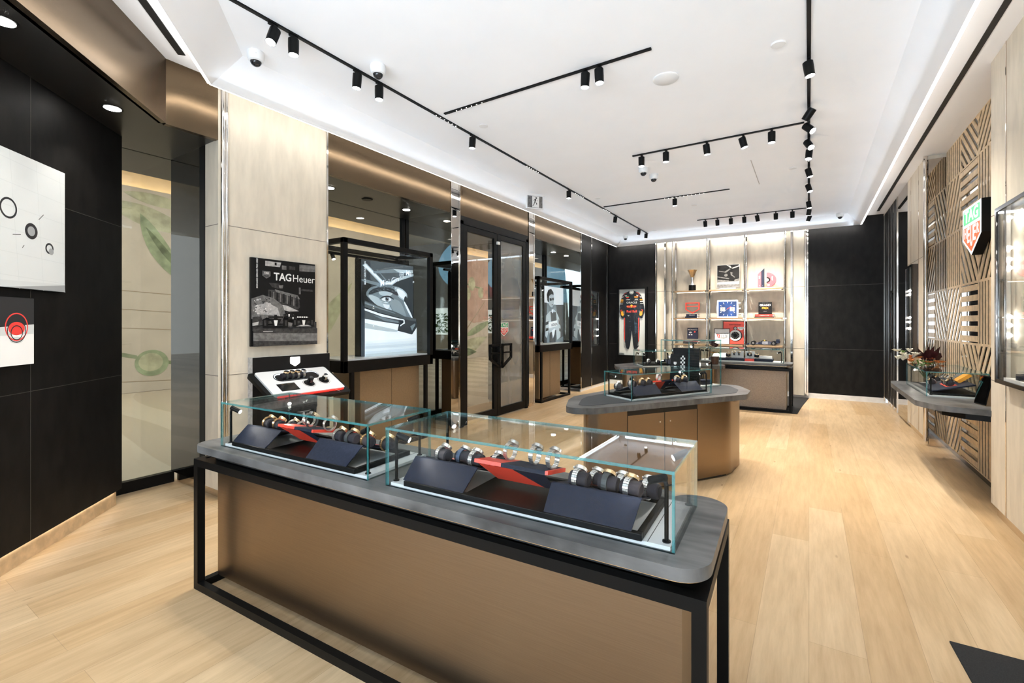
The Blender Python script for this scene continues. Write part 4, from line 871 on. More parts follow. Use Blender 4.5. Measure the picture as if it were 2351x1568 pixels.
text('TAG', .098, MT['paper'], pb, loc=(.289,.636,.04), bold=.022, fit=.172); text('Heuer', .098, MT['paper'], pb, loc=(.503,.634,.04), fit=.232)
o = MB(); o.sheet(shield(.075,.068), .040, MT['grey2']); o.build('shield_logo', pb, (.132,.648,0)); text('TAG', .022, MT['paper'], pb, loc=(.132,.664,.041), bold=.02); text('HEUER', .018, MT['ink'], pb, loc=(.132,.638,.041), bold=.01)
text('MONACO GRAND PRIX 2025', .0205, MT['paper'], pb, loc=(.047,.655,.04), rot=(0,0,R(90)), bold=.015)

cn = thing('watch_console', 'tilted white smart watch console with a glowing shield on its black back panel', 'display console', (XL,2.225,0))
m = MB(); m.box((0,-.0,.45), (.075,.78,1.195), MT['grey3']); m.box((.075,.0,.45), (.078,.78,1.195), MT['ink']); m.build('back_panel', cn)
m = MB(); m.M = Matrix(((0,0,1,.0795),(1,0,0,.40),(0,1,0,1.135),(0,0,0,1))); m.prism(rpoly(shield(.098,.088),.004), 0, .003, em('lit_console_shield', (1.0,.96,.88), 5)); m.build('shield_light', cn)
tilt = math.atan2(.18,.33)
BM = Matrix.Translation((.1,0,1.065)) @ Matrix.Rotation(tilt,4,'Y')        # local x down the slope, y along the wall, z out of the board
def brd(name, fn, smooth=False, par=cn, bevel=0):
    m = MB(); m.M = BM; fn(m); return m.build(name, par, smooth=smooth, bevel=bevel)
def shell(m): m.prism(rpoly([(-.02,-.05),(.43,-.03),(.43,.74),(-.02,.74)], .03), -.05, -.018, MT['black'])
brd('tray', shell)
bo = brd('board', lambda m: m.prism(rpoly([(0,0),(.375,0),(.375,.70),(0,.70)], .022), -.016, 0, MT['acrylic']))
brd('red_edge', lambda m: m.prism(rpoly([(.36,.02),(.384,.02),(.384,.68),(.36,.68)], .008), -.02, -.006, em('red_edge_glow', (1.0,.03,.02), 1.0)), par=bo)
def stad(x0, y0, x1, y1): return rpoly(rect(x0,y0,x1,y1), abs(x1-x0)*.499, 8)
brd('window_ring', lambda m: m.prism(stad(.055,.12,.175,.56), 0, .004, MT['black']), par=bo)
brd('window_light', lambda m: m.prism(stad(.06,.126,.168,.554), .004, .0045, MT['lbwhite']), par=bo)
brd('window_well', lambda m: m.prism(stad(.076,.13,.168,.55), .0045, .005, MT['ink']), par=bo)
brd('touch_screen', lambda m: m.prism(rect(.21,.09,.32,.26), 0, .002, MT['blackgloss']), par=bo)
def sw(y, x, label, band, cas):
    brd('charging_ring', lambda m: (m.prism(disc(x,y,.058,.058,28), 0, .001, MT['ink']), m.prism(disc(x,y,.055,.055,28), .001, .0015, MT['paper']), m.prism(disc(x,y,.05,.05,28), .0015, .002, MT['ink'])), par=bo)
    w = thing('smart_watch', label, 'smart watch'); w.matrix_world = Matrix.Translation((XL,2.225,0)) @ BM @ Matrix.Translation((x,y,.002)); w['group'] = 'smart watches on the console'
    m = MB(); m.lathe([(.02,0),(.016,.02)], (0,0,0), MT['black'], 16); m.cyl((0,-.02,.024),(0,.02,.024),.017,MT['black'],n=16); m.build('stand', w, smooth=True)
    m = MB(); P = ringpts(16,.022,.022,20,340)
    for i in range(16):
        (a0,c0),(a1,c1) = P[i],P[i+1]; m.add([(a0,-.010,c0+.026),(a0,.010,c0+.026),(a1,.010,c1+.026),(a1,-.010,c1+.026),(a0*1.12,-.010,c0*1.12+.026),(a0*1.12,.010,c0*1.12+.026),(a1*1.12,.010,c1*1.12+.026),(a1*1.12,-.010,c1*1.12+.026)], [(0,3,2,1),(4,5,6,7),(0,1,5,4),(1,2,6,5),(2,3,7,6),(3,0,4,7)], band)
    m.build('strap', w)
    m = MB(); m.cyl((.004,0,.05),(.006,0,.061),.023,cas,n=24); m.cyl((.006,0,.061),(.0062,0,.0615),.020,MT['dial'],n=24); m.build('watch_case', w, smooth=True)
sw(.39, .245, 'smart watch with brown strap, left of the two on the console', pm('brown_strap', (.08,.03,.03), .6), MT['black'])
sw(.555, .225, 'smart watch with steel case and tan strap, right of the two on the console', pm('tan_strap', (.35,.26,.17), .6), MT['steel'])
for i, (y, kd) in enumerate([(.22,'grey'),(.275,'grey'),(.33,'two'),(.385,'steel')]):
    q = Matrix.Translation((XL,2.225,0)) @ BM @ Vector((.125,y,.022)); place_watch(kd, 'watch lying in the oval window of the console, '+ORD[i]+' from the left', tuple(q), (R(20),0,R(-90)), 'watches in the console window')
text('TAGHeuer', .02, MT['paper'], cn, loc=tuple(BM @ Vector((.40,.62,-.0175))), rot=(0,tilt,R(90)), bold=.01)

# screens on the slanted dark wall
scr = em('pale_screen', (.86,.90,.90), 0.16); scr2 = em('screen_grey', (.40,.42,.43), 0.210); scl = em('screen_line', (.74,.78,.78), 0.210); sck = em('screen_black', (.02,.02,.022), .4); scw = em('screen_white', (.95,.95,.93), 0.270); scred = em('screen_red', (.85,.06,.05), 0.300)
def onwall(s, z): return (-4.815+s*.7071+.7071*.002, 1.52-s*.7071+.7071*.002, z)    # s runs towards the camera
s1 = thing('display_screen', 'large pale screen with floating watch parts on the slanted charcoal wall', 'screen', onwall(2.0,1.708), (R(90),0,R(135)))
m = MB(); m.box((0,0,0), (1.295,.82,.03), MT['black']); m.build('housing', s1)
m = MB(); m.sheet(rect(.004,.004,1.291,.816), .0302, scr)
for k in range(6): m.sheet([(.0,.10+k*.14),(1.29,.06+k*.135),(1.29,.063+k*.135),(.0,.103+k*.14)], .0305, scl)
for k in range(7): m.sheet([(.15+k*.19,0),(.153+k*.19,0),(.04+k*.2,.81),(.037+k*.2,.81)], .0305, scl)
m.sheet([(.004,.004),(1.291,.004),(1.291,.055),(.004,.03)], .0306, scl); m.sheet([(.8,.004),(1.291,.004),(1.291,.05)], .0307, scr2)
def ring(cx, cy, r, w, z, mt): 
    P = disc(cx,cy,r,r,28); Q = disc(cx,cy,r-w,r-w,28)
    for i in range(28): m.sheet([P[i],P[(i+1)%28],Q[(i+1)%28],Q[i]], z, mt)
ring(.83,.47,.062,.012,.031,sck); m.sheet(disc(1.0,.365,.05,.05,24), .031, sck); m.sheet(disc(1.0,.365,.03,.03,20), .0312, scr2); ring(1.15,.28,.036,.012,.031,sck); m.sheet(disc(1.165,.262,.022,.022,12), .0312, scr2)
for a, c in (((.86,.32),(.92,.33)),((1.06,.45),(1.10,.49)),((.93,.25),(.945,.27))): 
    v = (Vector(c)-Vector(a)).orthogonal().normalized()*.002; m.sheet([tuple(Vector(a)-v),tuple(Vector(c)-v),tuple(Vector(c)+v),tuple(Vector(a)+v)], .031, sck)
m.build('picture', s1)
s2 = thing('display_screen', 'smaller black and white screen with a red watch below the large screen', 'screen', onwall(1.75,1.243), (R(90),0,R(135)))
m = MB(); m.box((0,0,0), (.775,.415,.03), MT['black']); m.build('housing', s2)
m = MB(); m.sheet(rect(.004,.004,.771,.411), .0302, scw); m.sheet([(.004,.411),(.004,.2),(.771,.25),(.771,.411)], .0304, sck); m.sheet([(.004,.2),(.004,.17),(.771,.19),(.771,.25)], .0303, scl)
ring(.64,.235,.085,.008,.0308,scred); ring(.64,.21,.07,.006,.0309,sck); m.sheet(disc(.64,.225,.06,.04,24), .0306, scred); m.sheet(disc(.64,.155,.05,.02,24), .0306, scl); ring(.64,.20,.045,.006,.031,sck)
m.build('picture', s2)

# ---------------------------------------------------------------- race suit in its frame on the back wall
sf = thing('framed_race_suit', 'navy and red racing overall framed behind glass on the charcoal back wall', 'framed suit', (-3.98,YB-.002,.68), (R(90),0,0))
fw2, fh2 = .74, 1.69
m = MB(); t = .045
m.box((0,0,0),(fw2,t,.075),MT['black']); m.box((0,fh2-t,0),(fw2,fh2,.075),MT['black']); m.box((0,t,0),(t,fh2-t,.075),MT['black']); m.box((fw2-t,t,0),(fw2,fh2-t,.075),MT['black']); m.build('frame', sf)
m = MB(); m.box((t,t,.0),(fw2-t,fh2-t,.008),MT['paper']); m.build('backing', sf)
pane('glass_pane', (t,t,.068), (fw2-t,fh2-t,.071), MT['glass'], sf)
m = MB(); m.box((t+.005,t+.0,.008),(t+.12,t+.045,.012),MT['steel']); m.build('name_plate', sf)
SUIT = [(.30,1.60),(.36,1.625),(.42,1.60),(.53,1.555),(.60,1.47),(.66,1.22),(.67,1.10),(.62,.95),(.585,.93),(.545,.97),(.57,1.10),(.545,1.15),(.545,.75),(.545,.50),(.53,.27),(.47,.19),(.42,.20),(.40,.29),(.375,.55),(.362,.70),(.348,.55),(.315,.28),(.285,.19),(.24,.20),(.20,.29),(.185,.50),(.185,.80),(.18,1.15),(.15,1.10),(.185,.97),(.145,.93),(.105,.96),(.06,1.10),(.065,1.25),(.12,1.48),(.19,1.555)]
m = MB(); m.prism(rpoly(SUIT,.012,2), .010, .034, MT['suit'] if 'suit' in MT else MT['blueprint']); su = m.build('suit', sf, bevel=.006)
m = MB(); Z = [.0345]
def pat_(poly, mat): Z[0] += .0002; m.sheet(poly, Z[0], MT[mat])
pat_(disc(.36,1.57,.058,.05,20), 'grey3'); pat_(disc(.36,1.585,.045,.035,16), 'paper')
for sx in (1,-1):
    c = lambda x: .36+sx*(x-.36)
    pat_([(c(.47),1.565),(c(.55),1.54),(c(.55),1.46),(c(.54),1.46),(c(.54),1.53),(c(.47),1.555)], 'redprint')
    pat_([(c(.47),1.50),(c(.49),1.50),(c(.50),1.485),(c(.51),1.50),(c(.53),1.50),(c(.505),1.47),(c(.495),1.47)], 'paper')
    pat_([(c(.58),1.13),(c(.60),1.10),(c(.63),1.12),(c(.62),1.02),(c(.58),.99),(c(.545),1.02),(c(.56),1.06)], 'orange'); pat_([(c(.57),1.04),(c(.60),1.06),(c(.605),1.01),(c(.57),1.0)], 'yellow')
    pat_([(c(.585),1.15),(c(.60),1.13),(c(.645),1.10),(c(.63),1.15)], 'redprint')
    pat_([(c(.52),.95),(c(.545),.95),(c(.545),.45),(c(.525),.36),(c(.52),.45)], 'redprint'); pat_([(c(.515),.34),(c(.54),.40),(c(.535),.29),(c(.51),.27)], 'grey3')
    pat_(disc(c(.595),1.385,.04,.018,16), 'orange'); pat_(rect(c(.605)-.04,1.33,c(.605)+.04,1.352), 'orange' if sx < 0 else 'paper'); pat_(rect(c(.595)-.03,1.44,c(.595)+.03,1.452), 'paper'); pat_(rect(c(.585)-.028,1.465,c(.585)+.028,1.475), 'paper'); pat_(rect(c(.61)-.04,1.285,c(.61)+.035,1.298), 'paper')
pat_(disc(.475,1.452,.052,.019,20), 'orange'); pat_(disc(.475,1.452,.03,.007,14), 'redprint'); pat_([(.225,1.478),(.295,1.478),(.295,1.44),(.26,1.42),(.225,1.44)], 'redprint'); pat_([(.225,1.478),(.295,1.478),(.295,1.46),(.225,1.46)], 'green')
pat_(rect(.22,1.385,.32,1.398), 'paper'); pat_(rect(.44,1.39,.52,1.402), 'paper'); pat_(rect(.42,1.365,.53,1.372), 'grey3')
pat_(disc(.36,1.235,.036,.036,20), 'yellow')
for sx in (1,-1):
    c = lambda x: .36+sx*(x-.36)
    pat_([(c(.365),1.225),(c(.385),1.25),(c(.42),1.245),(c(.455),1.255),(c(.47),1.235),(c(.485),1.25),(c(.48),1.215),(c(.455),1.205),(c(.46),1.19),(c(.44),1.2),(c(.40),1.195),(c(.38),1.205)], 'redprint'); pat_([(c(.44),1.235),(c(.47),1.23),(c(.475),1.22),(c(.44),1.222)], 'orange')
pat_([(.26,1.015),(.275,1.015),(.285,1.0),(.295,1.015),(.31,1.015),(.292,.99),(.278,.99)], 'paper')
pat_([(.43,.84),(.50,.83),(.50,.62),(.46,.56),(.44,.70)], 'sfade' if 'sfade' in MT else 'grey1')
m.build('printed_logos', su)
text('ORACLE', .062, MT['paper'], su, loc=(.365,1.318,.038), bold=.01, sx=1.12); text('Red Bull', .076, MT['redprint'], su, loc=(.365,1.105,.038), bold=.035, sx=1.0)

# ---------------------------------------------------------------- shelf unit on the back wall
sh = thing('shelf_unit', 'chrome upright shelving with three rows of lit wooden shelves on the linen back wall', 'shelving', (0,0,0))
PX = [-2.58,-1.855,-1.125,-.405]
for x in PX:
    m = MB(); m.cyl((x,10.75,.02),(x,10.75,3.34),.017,MT['chrome'],n=14); m.build('upright', sh, smooth=True)
    m = MB(); m.box((x-.013,YB-.05,.02),(x+.013,YB-.002,3.5),MT['chrome']); m.build('wall_rail', sh)
SZ = (2.22,1.615,1.045)
for z in SZ:
    for x0, x1 in zip(PX[:-1], PX[1:]):
        m = MB(); m.box((x0+.035,10.735,z-.035),(x1-.035,YB-.045,z),MT['walnut']); s = m.build('shelf', sh, bevel=.003)
        m = MB(); m.box((x0+.07,10.86,z-.040),(x1-.07,10.88,z-.0355),MT['shelfled']); m.build('shelf_light', s)
    m = MB()
    for x in PX: m.box((x-.03,10.74,z-.03),(x+.03,10.76,z-.01),MT['chrome']); m.box((x-.006,10.75,z-.03),(x+.006,YB-.04,z-.015),MT['chrome'])
    m.build('bracket', sh)
t = thing('trophy', 'gold and chrome racing trophy on a black plinth, top shelf left', 'trophy', (-2.185,10.88,2.22))
m = MB(); m.lathe([(.075,0),(.075,.125)], (0,0,0), MT['black'], 24); m.build('plinth', t, smooth=True)
m = MB(); m.lathe([(.045,.125),(.04,.14),(.026,.17),(.022,.24),(.032,.30)], (0,0,0), MT['steel'], 20)
for i in range(6): a = 2*math.pi*i/6; m.add([(.03*math.cos(a),.03*math.sin(a),.28),(.03*math.cos(a+.5),.03*math.sin(a+.5),.28),(.02*math.cos(a+.25),.02*math.sin(a+.25),.14)],[(0,1,2),(2,1,0)],MT['steel'])
m.build('stem', t, smooth=True)
m = MB(); m.lathe([(.03,.29),(.045,.33),(.075,.41),(.10,.455),(.108,.462),(.10,.464),(.07,.42),(.03,.34)], (0,0,0), MT['gold'], 6); m.build('cup', t)
t = thing('photo_block', 'black and white car photograph on an acrylic foot, top shelf middle', 'photo block', (-1.68,10.90,2.22), (R(87),0,0))
m = MB(); m.box((0,.045,-.02),(.44,.535,.0),MT['steel']); m.build('block', t); m = MB(); m.box((.0,0,-.05),(.42,.012,.03),MT['acrylic']); m.box((.05,.012,-.012),(.37,.045,-.008),MT['acrylic']); m.build('foot', t)
m = MB(); Z = [.0]
def lay3(poly, mat): Z[0] += .0004; m.sheet([(.003+x*.434/100,.048+(110-y)*.484/110) for x, y in poly], Z[0], MT[mat])
lay3(rect(0,0,100,110), 'ink'); lay3([(0,70),(50,76),(76,74),(100,68),(100,110),(0,110)], 'grey2'); lay3([(0,84),(100,82),(100,96),(0,94)], 'grey3'); lay3([(0,54),(30,60),(56,66),(54,70),(24,64),(0,58)], 'grey2'); lay3([(6,26),(34,32),(56,18),(60,22),(40,38),(8,30)], 'grey2'); lay3([(40,0),(60,4),(66,18),(58,14),(50,6)], 'grey3'); lay3([(66,16),(100,4),(100,10),(70,20)], 'grey3')
lay3(disc(40,50,8,7), 'grey2'); lay3([(60,36),(72,40),(66,46),(82,62),(78,64),(62,50)], 'grey2'); lay3([(52,70),(62,60),(84,66),(76,80),(54,78)], 'ink')
m.build('print', t)
t = thing('number_sculpture', 'slanted red and navy tower block of the number sculpture, top shelf right', 'sculpture', (-.885,10.86,2.22), (R(90),0,0))
m = MB(); m.prism([(0,.012),(.06,.012),(.06,.345),(0,.29)], 0, .07, MT['coral'] if 'coral' in MT else MT['redprint']); m.build('red_half', t); m = MB(); m.prism([(.061,.012),(.115,.012),(.115,.40),(.061,.346)], 0, .07, MT['blueprint']); m.build('navy_half', t); m = MB(); m.box((-.02,0,-.02),(.13,.012,.09),MT['acrylic']); m.build('foot', t)
text('S', .07, MT['paper'], t, loc=(.03,.22,.073), bold=.02); text('2', .03, MT['paper'], t, loc=(.03,.05,.073)); text('1', .03, MT['paper'], t, loc=(.088,.045,.073))
t = thing('number_sculpture', 'half disc shaped coral block with a white 1, top shelf far right', 'sculpture', (-.725,10.86,2.22), (R(90),0,0))
m = MB(); P = disc(0,.162,.17,.15,24,-90,90); Q = disc(0,.162,.065,.06,16,-90,90); m.prism(P+Q[::-1], 0, .07, MT['coral'] if 'coral' in MT else MT['redprint']); m.build('half_disc', t)
m = MB(); Q2 = disc(0,.162,.04,.037,16,-90,90); m.prism(Q+Q2[::-1], .005, .072, MT['ink']); m.build('hub', t); m = MB(); m.box((-.03,0,-.02),(.15,.012,.09),MT['acrylic']); m.build('foot', t)
text('1', .10, MT['paper'], t, loc=(.10,.185,.073), bold=.04); text('25', .045, MT['paper'], t, loc=(.035,.055,.073), bold=.02)
# middle row
t = thing('shield_ornament', 'open red shield outline standing on navy books, middle shelf left', 'ornament', (-2.175,10.87,1.71), (R(90),0,0))
P, Q = shield(.30,.245,0,.125), shield(.252,.197,0,.128); m = MB()
for i in range(5): j = (i+1)%5; m.prism([P[i],P[j],Q[j],Q[i]], 0, .03, MT['red'])
m.box((-.13,.155,.0),(.13,.172,.03),MT['red']); m.build('outline', t)
def book(name, label, loc, sx, sy, sz, mt, grp, spine=None, rot=0):
    t = thing(name, label, 'book', loc, rot, grp); m = MB(); m.box((-sx/2,-sy/2,0),(sx/2,sy/2,.003),MT[mt]); m.box((-sx/2,-sy/2,sz-.003),(sx/2,sy/2,sz),MT[mt]); m.box((-sx/2,-sy/2,0),(sx/2-.02,-sy/2+.004,sz),MT[mt]); m.box((-sx/2,-sy/2,0),(-sx/2+.006,sy/2,sz),MT[mt]); m.build('cover', t)
    m = MB(); m.box((-sx/2+.006,-sy/2+.004,.003),(sx/2-.008,sy/2-.006,sz-.003),MT['paper']); m.build('pages', t)
    if spine: text(spine, sz*.5, MT['paper'], t, loc=(0,-sy/2-.001,sz/2), rot=(R(90),0,0))
    return t
book('book', 'navy book lying at the bottom of the stack under the red shield outline', (-2.18,10.87,1.615), .27, .2, .036, 'blueprint', 'books on the shelves')
book('book', 'navy book lying on top of the stack under the red shield outline', (-2.17,10.87,1.651), .25, .19, .05, 'blueprint', 'books on the shelves', 'MONACO')
t = thing('giant_watch_clock', 'large square blue watch shaped wall clock with silver case, middle shelf centre', 'clock', (-1.655,10.84,1.615), (R(90),0,0))
m = MB(); m.prism(rpoly([(0,.0),(.40,.0),(.415,.19),(.40,.38),(0,.38),(-.015,.19)],.02), 0, .06, MT['steel']); m.build('clock_case', t, bevel=.006)
m = MB(); m.prism(rpoly(rect(.025,.028,.375,.345),.012), .06, .064, pm('blue_clock_dial', (.006,.035,.17), .25, var=.5, scale=(3,1,1), ns=2)); m.build('dial', t)
m = MB()
for i in range(12):
    if i in (3,9): continue
    a = R(90-30*i); c = Vector((.2+.15*math.cos(a),.187+.14*math.sin(a))); d_ = Vector((math.cos(a),math.sin(a)))*.018; n_ = Vector((-d_.y,d_.x))*.22; m.prism([tuple(c-d_-n_),tuple(c+d_-n_),tuple(c+d_+n_),tuple(c-d_+n_)], .064, .066, MT['paper'])
m.build('hour_marker', t)
for x in (.06,.245): 
    m = MB(); m.prism(rpoly(rect(x,.14,x+.095,.225),.008), .064, .066, MT['grey3']); m.box((x+.045,.18,.066),(x+.05,.215,.067),MT['ink']); m.build('subdial', t)
m = MB(); m.prism([(.195,.18),(.205,.19),(.13,.125),(.125,.13)], .067, .069, MT['paper']); m.prism([(.19,.19),(.2,.18),(.27,.235),(.265,.24)], .067, .069, MT['redprint']); m.build('clock_hand', t)
for y in (.075,.19,.30):
    m = MB(); m.cyl((.41,y,.03),(.45,y,.03),.022,MT['steel'],n=12); m.build('crown', t, smooth=True)
t = thing('book', 'black standing book with large GRAND PRIX title, middle shelf right', 'book', (-.88,10.86,1.685), (R(84),0,0), 'books on the shelves')
m = MB(); m.box((0,0,-.03),(.245,.25,0),MT['ink']); m.build('cover', t); text('GRAND', .058, MT['paper'], t, loc=(.122,.185,.001), bold=.03); text('PRIX', .058, MT['orange'], t, loc=(.122,.125,.001), bold=.03); text('MONACO', .014, MT['paper'], t, loc=(.122,.06,.001)); text('HERITAGE EDITION', .012, MT['grey3'], t, loc=(.122,.232,.001))
book('book', 'dark book lying at the bottom under the red book on the right shelf', (-.76,10.87,1.615), .38, .22, .018, 'ink', 'books on the shelves')
book('book', 'red book lying under the black standing book on the right shelf', (-.765,10.87,1.633), .34, .21, .05, 'redprint', 'books on the shelves', 'FORMULA ONE')
# bottom row
t = thing('book', 'navy standing MONACO book, bottom shelf left', 'book', (-2.29,10.86,1.155), (R(85),0,0), 'books on the shelves')
m = MB(); m.box((0,0,-.03),(.225,.245,0),MT['blueprint']); m.build('cover', t); text('MONACO', .043, MT['paper'], t, loc=(.112,.20,.001), bold=.02); m = MB(); m.sheet(disc(.16,.155,.018), .001, MT['redprint']); m.sheet(disc(.07,.14,.03,.018), .001, MT['grey3']); m.sheet(rect(.03,.08,.06,.10), .001, MT['paper']); m.sheet(rect(.08,.08,.11,.10), .001, MT['paper']); m.build('print', t)
book('book', 'dark book lying at the bottom of the stack under the navy MONACO book', (-2.2,10.87,1.045), .31, .2, .045, 'grey1', 'books on the shelves')
book('book', 'red book lying on the stack under the navy MONACO book', (-2.19,10.87,1.09), .33, .2, .055, 'redprint', 'books on the shelves')
def fposter(label, loc, w, h, face, fn):
    t = thing('framed_poster', label, 'framed poster', loc, (R(86),0,0), 'framed posters on the bottom shelf'); m = MB(); f = .01
    m.box((0,0,-.015),(w,f,.006),MT['ink']); m.box((0,h-f,-.015),(w,h,.006),MT['ink']); m.box((0,f,-.015),(f,h-f,.006),MT['ink']); m.box((w-f,f,-.015),(w,h-f,.006),MT['ink']); m.build('frame', t)
    m = MB(); m.box((f,f,-.01),(w-f,h-f,0),face); m.build('sheet', t); m = MB(); fn(m, t); m.build('print', t)
def redp(m, t):
    m.sheet(disc(.255,.19,.125,.125,32), .001, MT['ink']); m.sheet(disc(.245,.195,.115,.115,32), .0015, MT['paper']); m.sheet(disc(.245,.195,.08,.08,28), .002, MT['ink'])
    for i in range(12): a = R(30*i); m.sheet([(.245+.03*math.cos(a),.195+.03*math.sin(a)),(.245+.072*math.cos(a+.06),.195+.072*math.sin(a+.06)),(.245+.072*math.cos(a-.06),.195+.072*math.sin(a-.06))], .0025, MT['grey3'])
    m.sheet(disc(.245,.345,.038,.038,20), .0015, MT['ink']); m.sheet(disc(.245,.345,.028,.028,18), .002, MT['grey3']); m.sheet(shield(.13,.07,.355,.34,.02), .0015, MT['paper'])
    text('HEUER', .034, MT['ink'], t, loc=(.352,.352,.002), bold=.01); text('ROBERT BELMONT', .026, MT['ink'], t, loc=(.235,.42,.001), bold=.01)
fposter('red framed stopwatch poster, bottom shelf middle', (-1.57,10.93,1.045), .455, .50, MT['coral2'] if 'coral2' in MT else MT['redprint'], redp)
def whitep(m, t):
    m.sheet([(.03,.235),(.29,.24),(.26,.15),(.20,.12),(.10,.13)], .001, MT['grey3']); m.sheet([(.06,.22),(.28,.225),(.25,.16),(.12,.15)], .0015, MT['paper']); m.sheet([(.05,.22),(.12,.21),(.11,.14),(.07,.15)], .002, MT['redprint']); text('S', .05, MT['paper'], t, loc=(.087,.18,.0025), bold=.02)
    for x in (.15,.19,.23,.25): m.sheet([(x,.21),(x+.01,.215),(x+.0,.15),(x-.006,.15)], .002, MT['ink'])
    m.sheet([(.03,.24),(.29,.245),(.288,.237),(.032,.232)], .002, MT['ink'])
fposter('white framed sketch poster leaning before the red poster', (-1.735,10.88,1.045), .31, .34, MT['paper'], whitep)
t = thing('model_race_car', 'small navy open wheel race car model, bottom shelf right', 'model car', (-.78,10.87,1.045))
m = MB(); N_ = MT['blueprint']
sec = [(-.28,.03,.012,.030),(-.20,.035,.015,.045),(-.10,.045,.02,.06),(-.03,.09,.02,.085),(.08,.10,.02,.085),(.17,.06,.02,.075),(.24,.025,.025,.06)]
for (xa,wa,za,ha),(xb,wb,zb,hb) in zip(sec[:-1],sec[1:]): m.add([(xa,-wa,za),(xa,wa,za),(xa,wa*.6,ha),(xa,-wa*.6,ha),(xb,-wb,zb),(xb,wb,zb),(xb,wb*.6,hb),(xb,-wb*.6,hb)], [(0,1,2,3),(7,6,5,4),(0,4,5,1),(1,5,6,2),(2,6,7,3),(3,7,4,0)], N_)
m.build('body', t, bevel=.004)
m = MB(); m.box((-.31,-.10,.012),(-.26,.10,.018),N_); m.box((-.31,-.10,.012),(-.27,-.095,.04),N_); m.box((-.31,.095,.012),(-.27,.10,.04),N_); m.build('front_wing', t)
m = MB(); m.box((.22,-.08,.085),(.28,.08,.095),N_); m.box((.22,-.08,.05),(.28,-.074,.125),N_); m.box((.22,.074,.05),(.28,.08,.125),N_); m.build('rear_wing', t)
m = MB(); m.tube([(-.05,0,.085),(.0,.05,.1),(.05,.05,.1)],.005,MT['ink'],n=6); m.tube([(-.05,0,.085),(.0,-.05,.1),(.05,-.05,.1)],.005,MT['ink'],n=6); m.ball((.01,0,.095),.018,MT['yellow'],10); m.build('cockpit', t)
m = MB(); m.add([(.04,0,.085),(.16,0,.078),(.10,-.045,.062),(.04,-.05,.06)],[(0,3,2,1),(0,1,2,3)],MT['redprint']); m.add([(.10,-.05,.06),(.16,-.03,.06),(.13,-.06,.04)],[(0,1,2),(2,1,0)],MT['yellow']); m.build('livery', t)
for x, w_ in ((-.19,.04),(.18,.05)):
    for s in (-1,1):
        m = MB(); m.cyl((x,s*.07,.045),(x,s*(.07+w_),.045),.045,MT['ink'],n=20); m.cyl((x,s*(.07+w_),.045),(x,s*(.0705+w_),.045),.025,MT['grey2'],n=16); m.build('wheel', t, smooth=True)

# ---------------------------------------------------------------- right side: shield sign, wall showcases, floating counter
sg = thing('shield_sign', 'lit green and red shield sign projecting from the slatted oak wall', 'sign', (1.31,6.112,2.39), (R(90),0,R(-90)))
m = MB(); m.prism(shield(.605,.48,0,0,-.133), -.078, -.003, MT['black']); m.build('box', sg)
MT['paper_'] = MT['paper']; shield_logo(sg, .60,.475,(0,0,.0),(0,0,0), lit=True, name='lit_face')
MT['blackchrome'] = pm('dark_polished_metal', (.10,.09,.085), .12, 1.0)
def wallcase(label, y0, y1, z0, z1, front, side, n, backmat):
    """shallow wall showcase; front = x of the glass, side = +1 when the wall lies at larger x"""
    v = thing('recessed_showcase', label, 'wall showcase', (0,0,0), 0, 'wall showcases'); t = .03; K = MT['blackchrome']; xb = front+side*.13
    lo, hi = min(front,xb), max(front,xb); m = MB()
    m.box((lo,y0,z0),(hi,y0+t,z1),K); m.box((lo,y1-t,z0),(hi,y1,z1),K); m.box((lo,y0+t,z0),(hi,y1-t,z0+t),K); m.box((lo,y0+t,z1-t),(hi,y1-t,z1),K); m.build('frame', v, bevel=.002)
    m = MB(); xq = xb-side*.006; m.box((min(xb,xq),y0+t,z0+t),(max(xb,xq),y1-t,z1-t),MT[backmat]); m.build('backing', v)
    gx = front+side*.006; pane('glass_pane', (min(gx,gx+side*.006),y0+t,z0+t), (max(gx,gx+side*.006),y1-t,z1-t), MT['glass'], v)
    return v, xb
v, xb = wallcase('tall near wall showcase cut off by the right edge of the photo', 3.5, 4.75, 1.07, 2.33, XR-.07, 1, 6, 'beige')
m = MB(); m.box((XR-.04,4.62,1.1),(XR-.02,4.64,2.3),MT['steel']); sp = m.build('light_post', v)
for z in (2.24,2.03,1.95,1.89,1.55,1.49,1.42): m = MB(); m.cyl((XR-.03,4.61,z),(XR-.03,4.585,z-.006),.012,MT['lens'],n=12); m.build('spot_head', sp, smooth=True)
m = MB(); m.box((XR-.05,3.53,1.28),(XR+.05,4.72,1.295),MT['glass']); m.build('glass_shelf', v); m = MB(); m.box((XR-.06,3.53,1.10),(XR+.05,4.6,1.12),MT['paper']); m.box((XR-.04,4.3,1.12),(XR+.02,4.45,1.16),MT['navy']); m.build('base_block', v)
spotlight((XR-.02,4.5,2.27), (0,R(-8),0), 6, 120); spotlight((XR-.02,4.0,2.27), (0,R(-8),0), 8, 120)
v, xb = wallcase('slim dark wall showcase with small glowing lights on the linen panel beyond the niche', 8.0, 8.5, 1.05, 2.28, XR-.07, 1, 5, 'ink')
m = MB(); m.box((XR-.03,8.42,1.1),(XR-.01,8.44,2.25),MT['steel']); sp = m.build('light_post', v)
for z in (1.95,1.90,1.58,1.52,1.43): m = MB(); m.cyl((XR-.03,8.38,z),(XR-.045,8.36,z-.006),.014,MT['lens'],n=12); m.build('spot_head', sp, smooth=True)
v, xb = wallcase('slim lit wall showcase with a red sleeve in the left charcoal panelling', 10.0, 10.46, .975, 2.245, XL-.005, -1, 5, 'beige')
m = MB(); m.box((XL-.10,10.05,1.45),(XL-.06,10.10,1.68),MT['redprint']); m.build('red_sleeve', v)
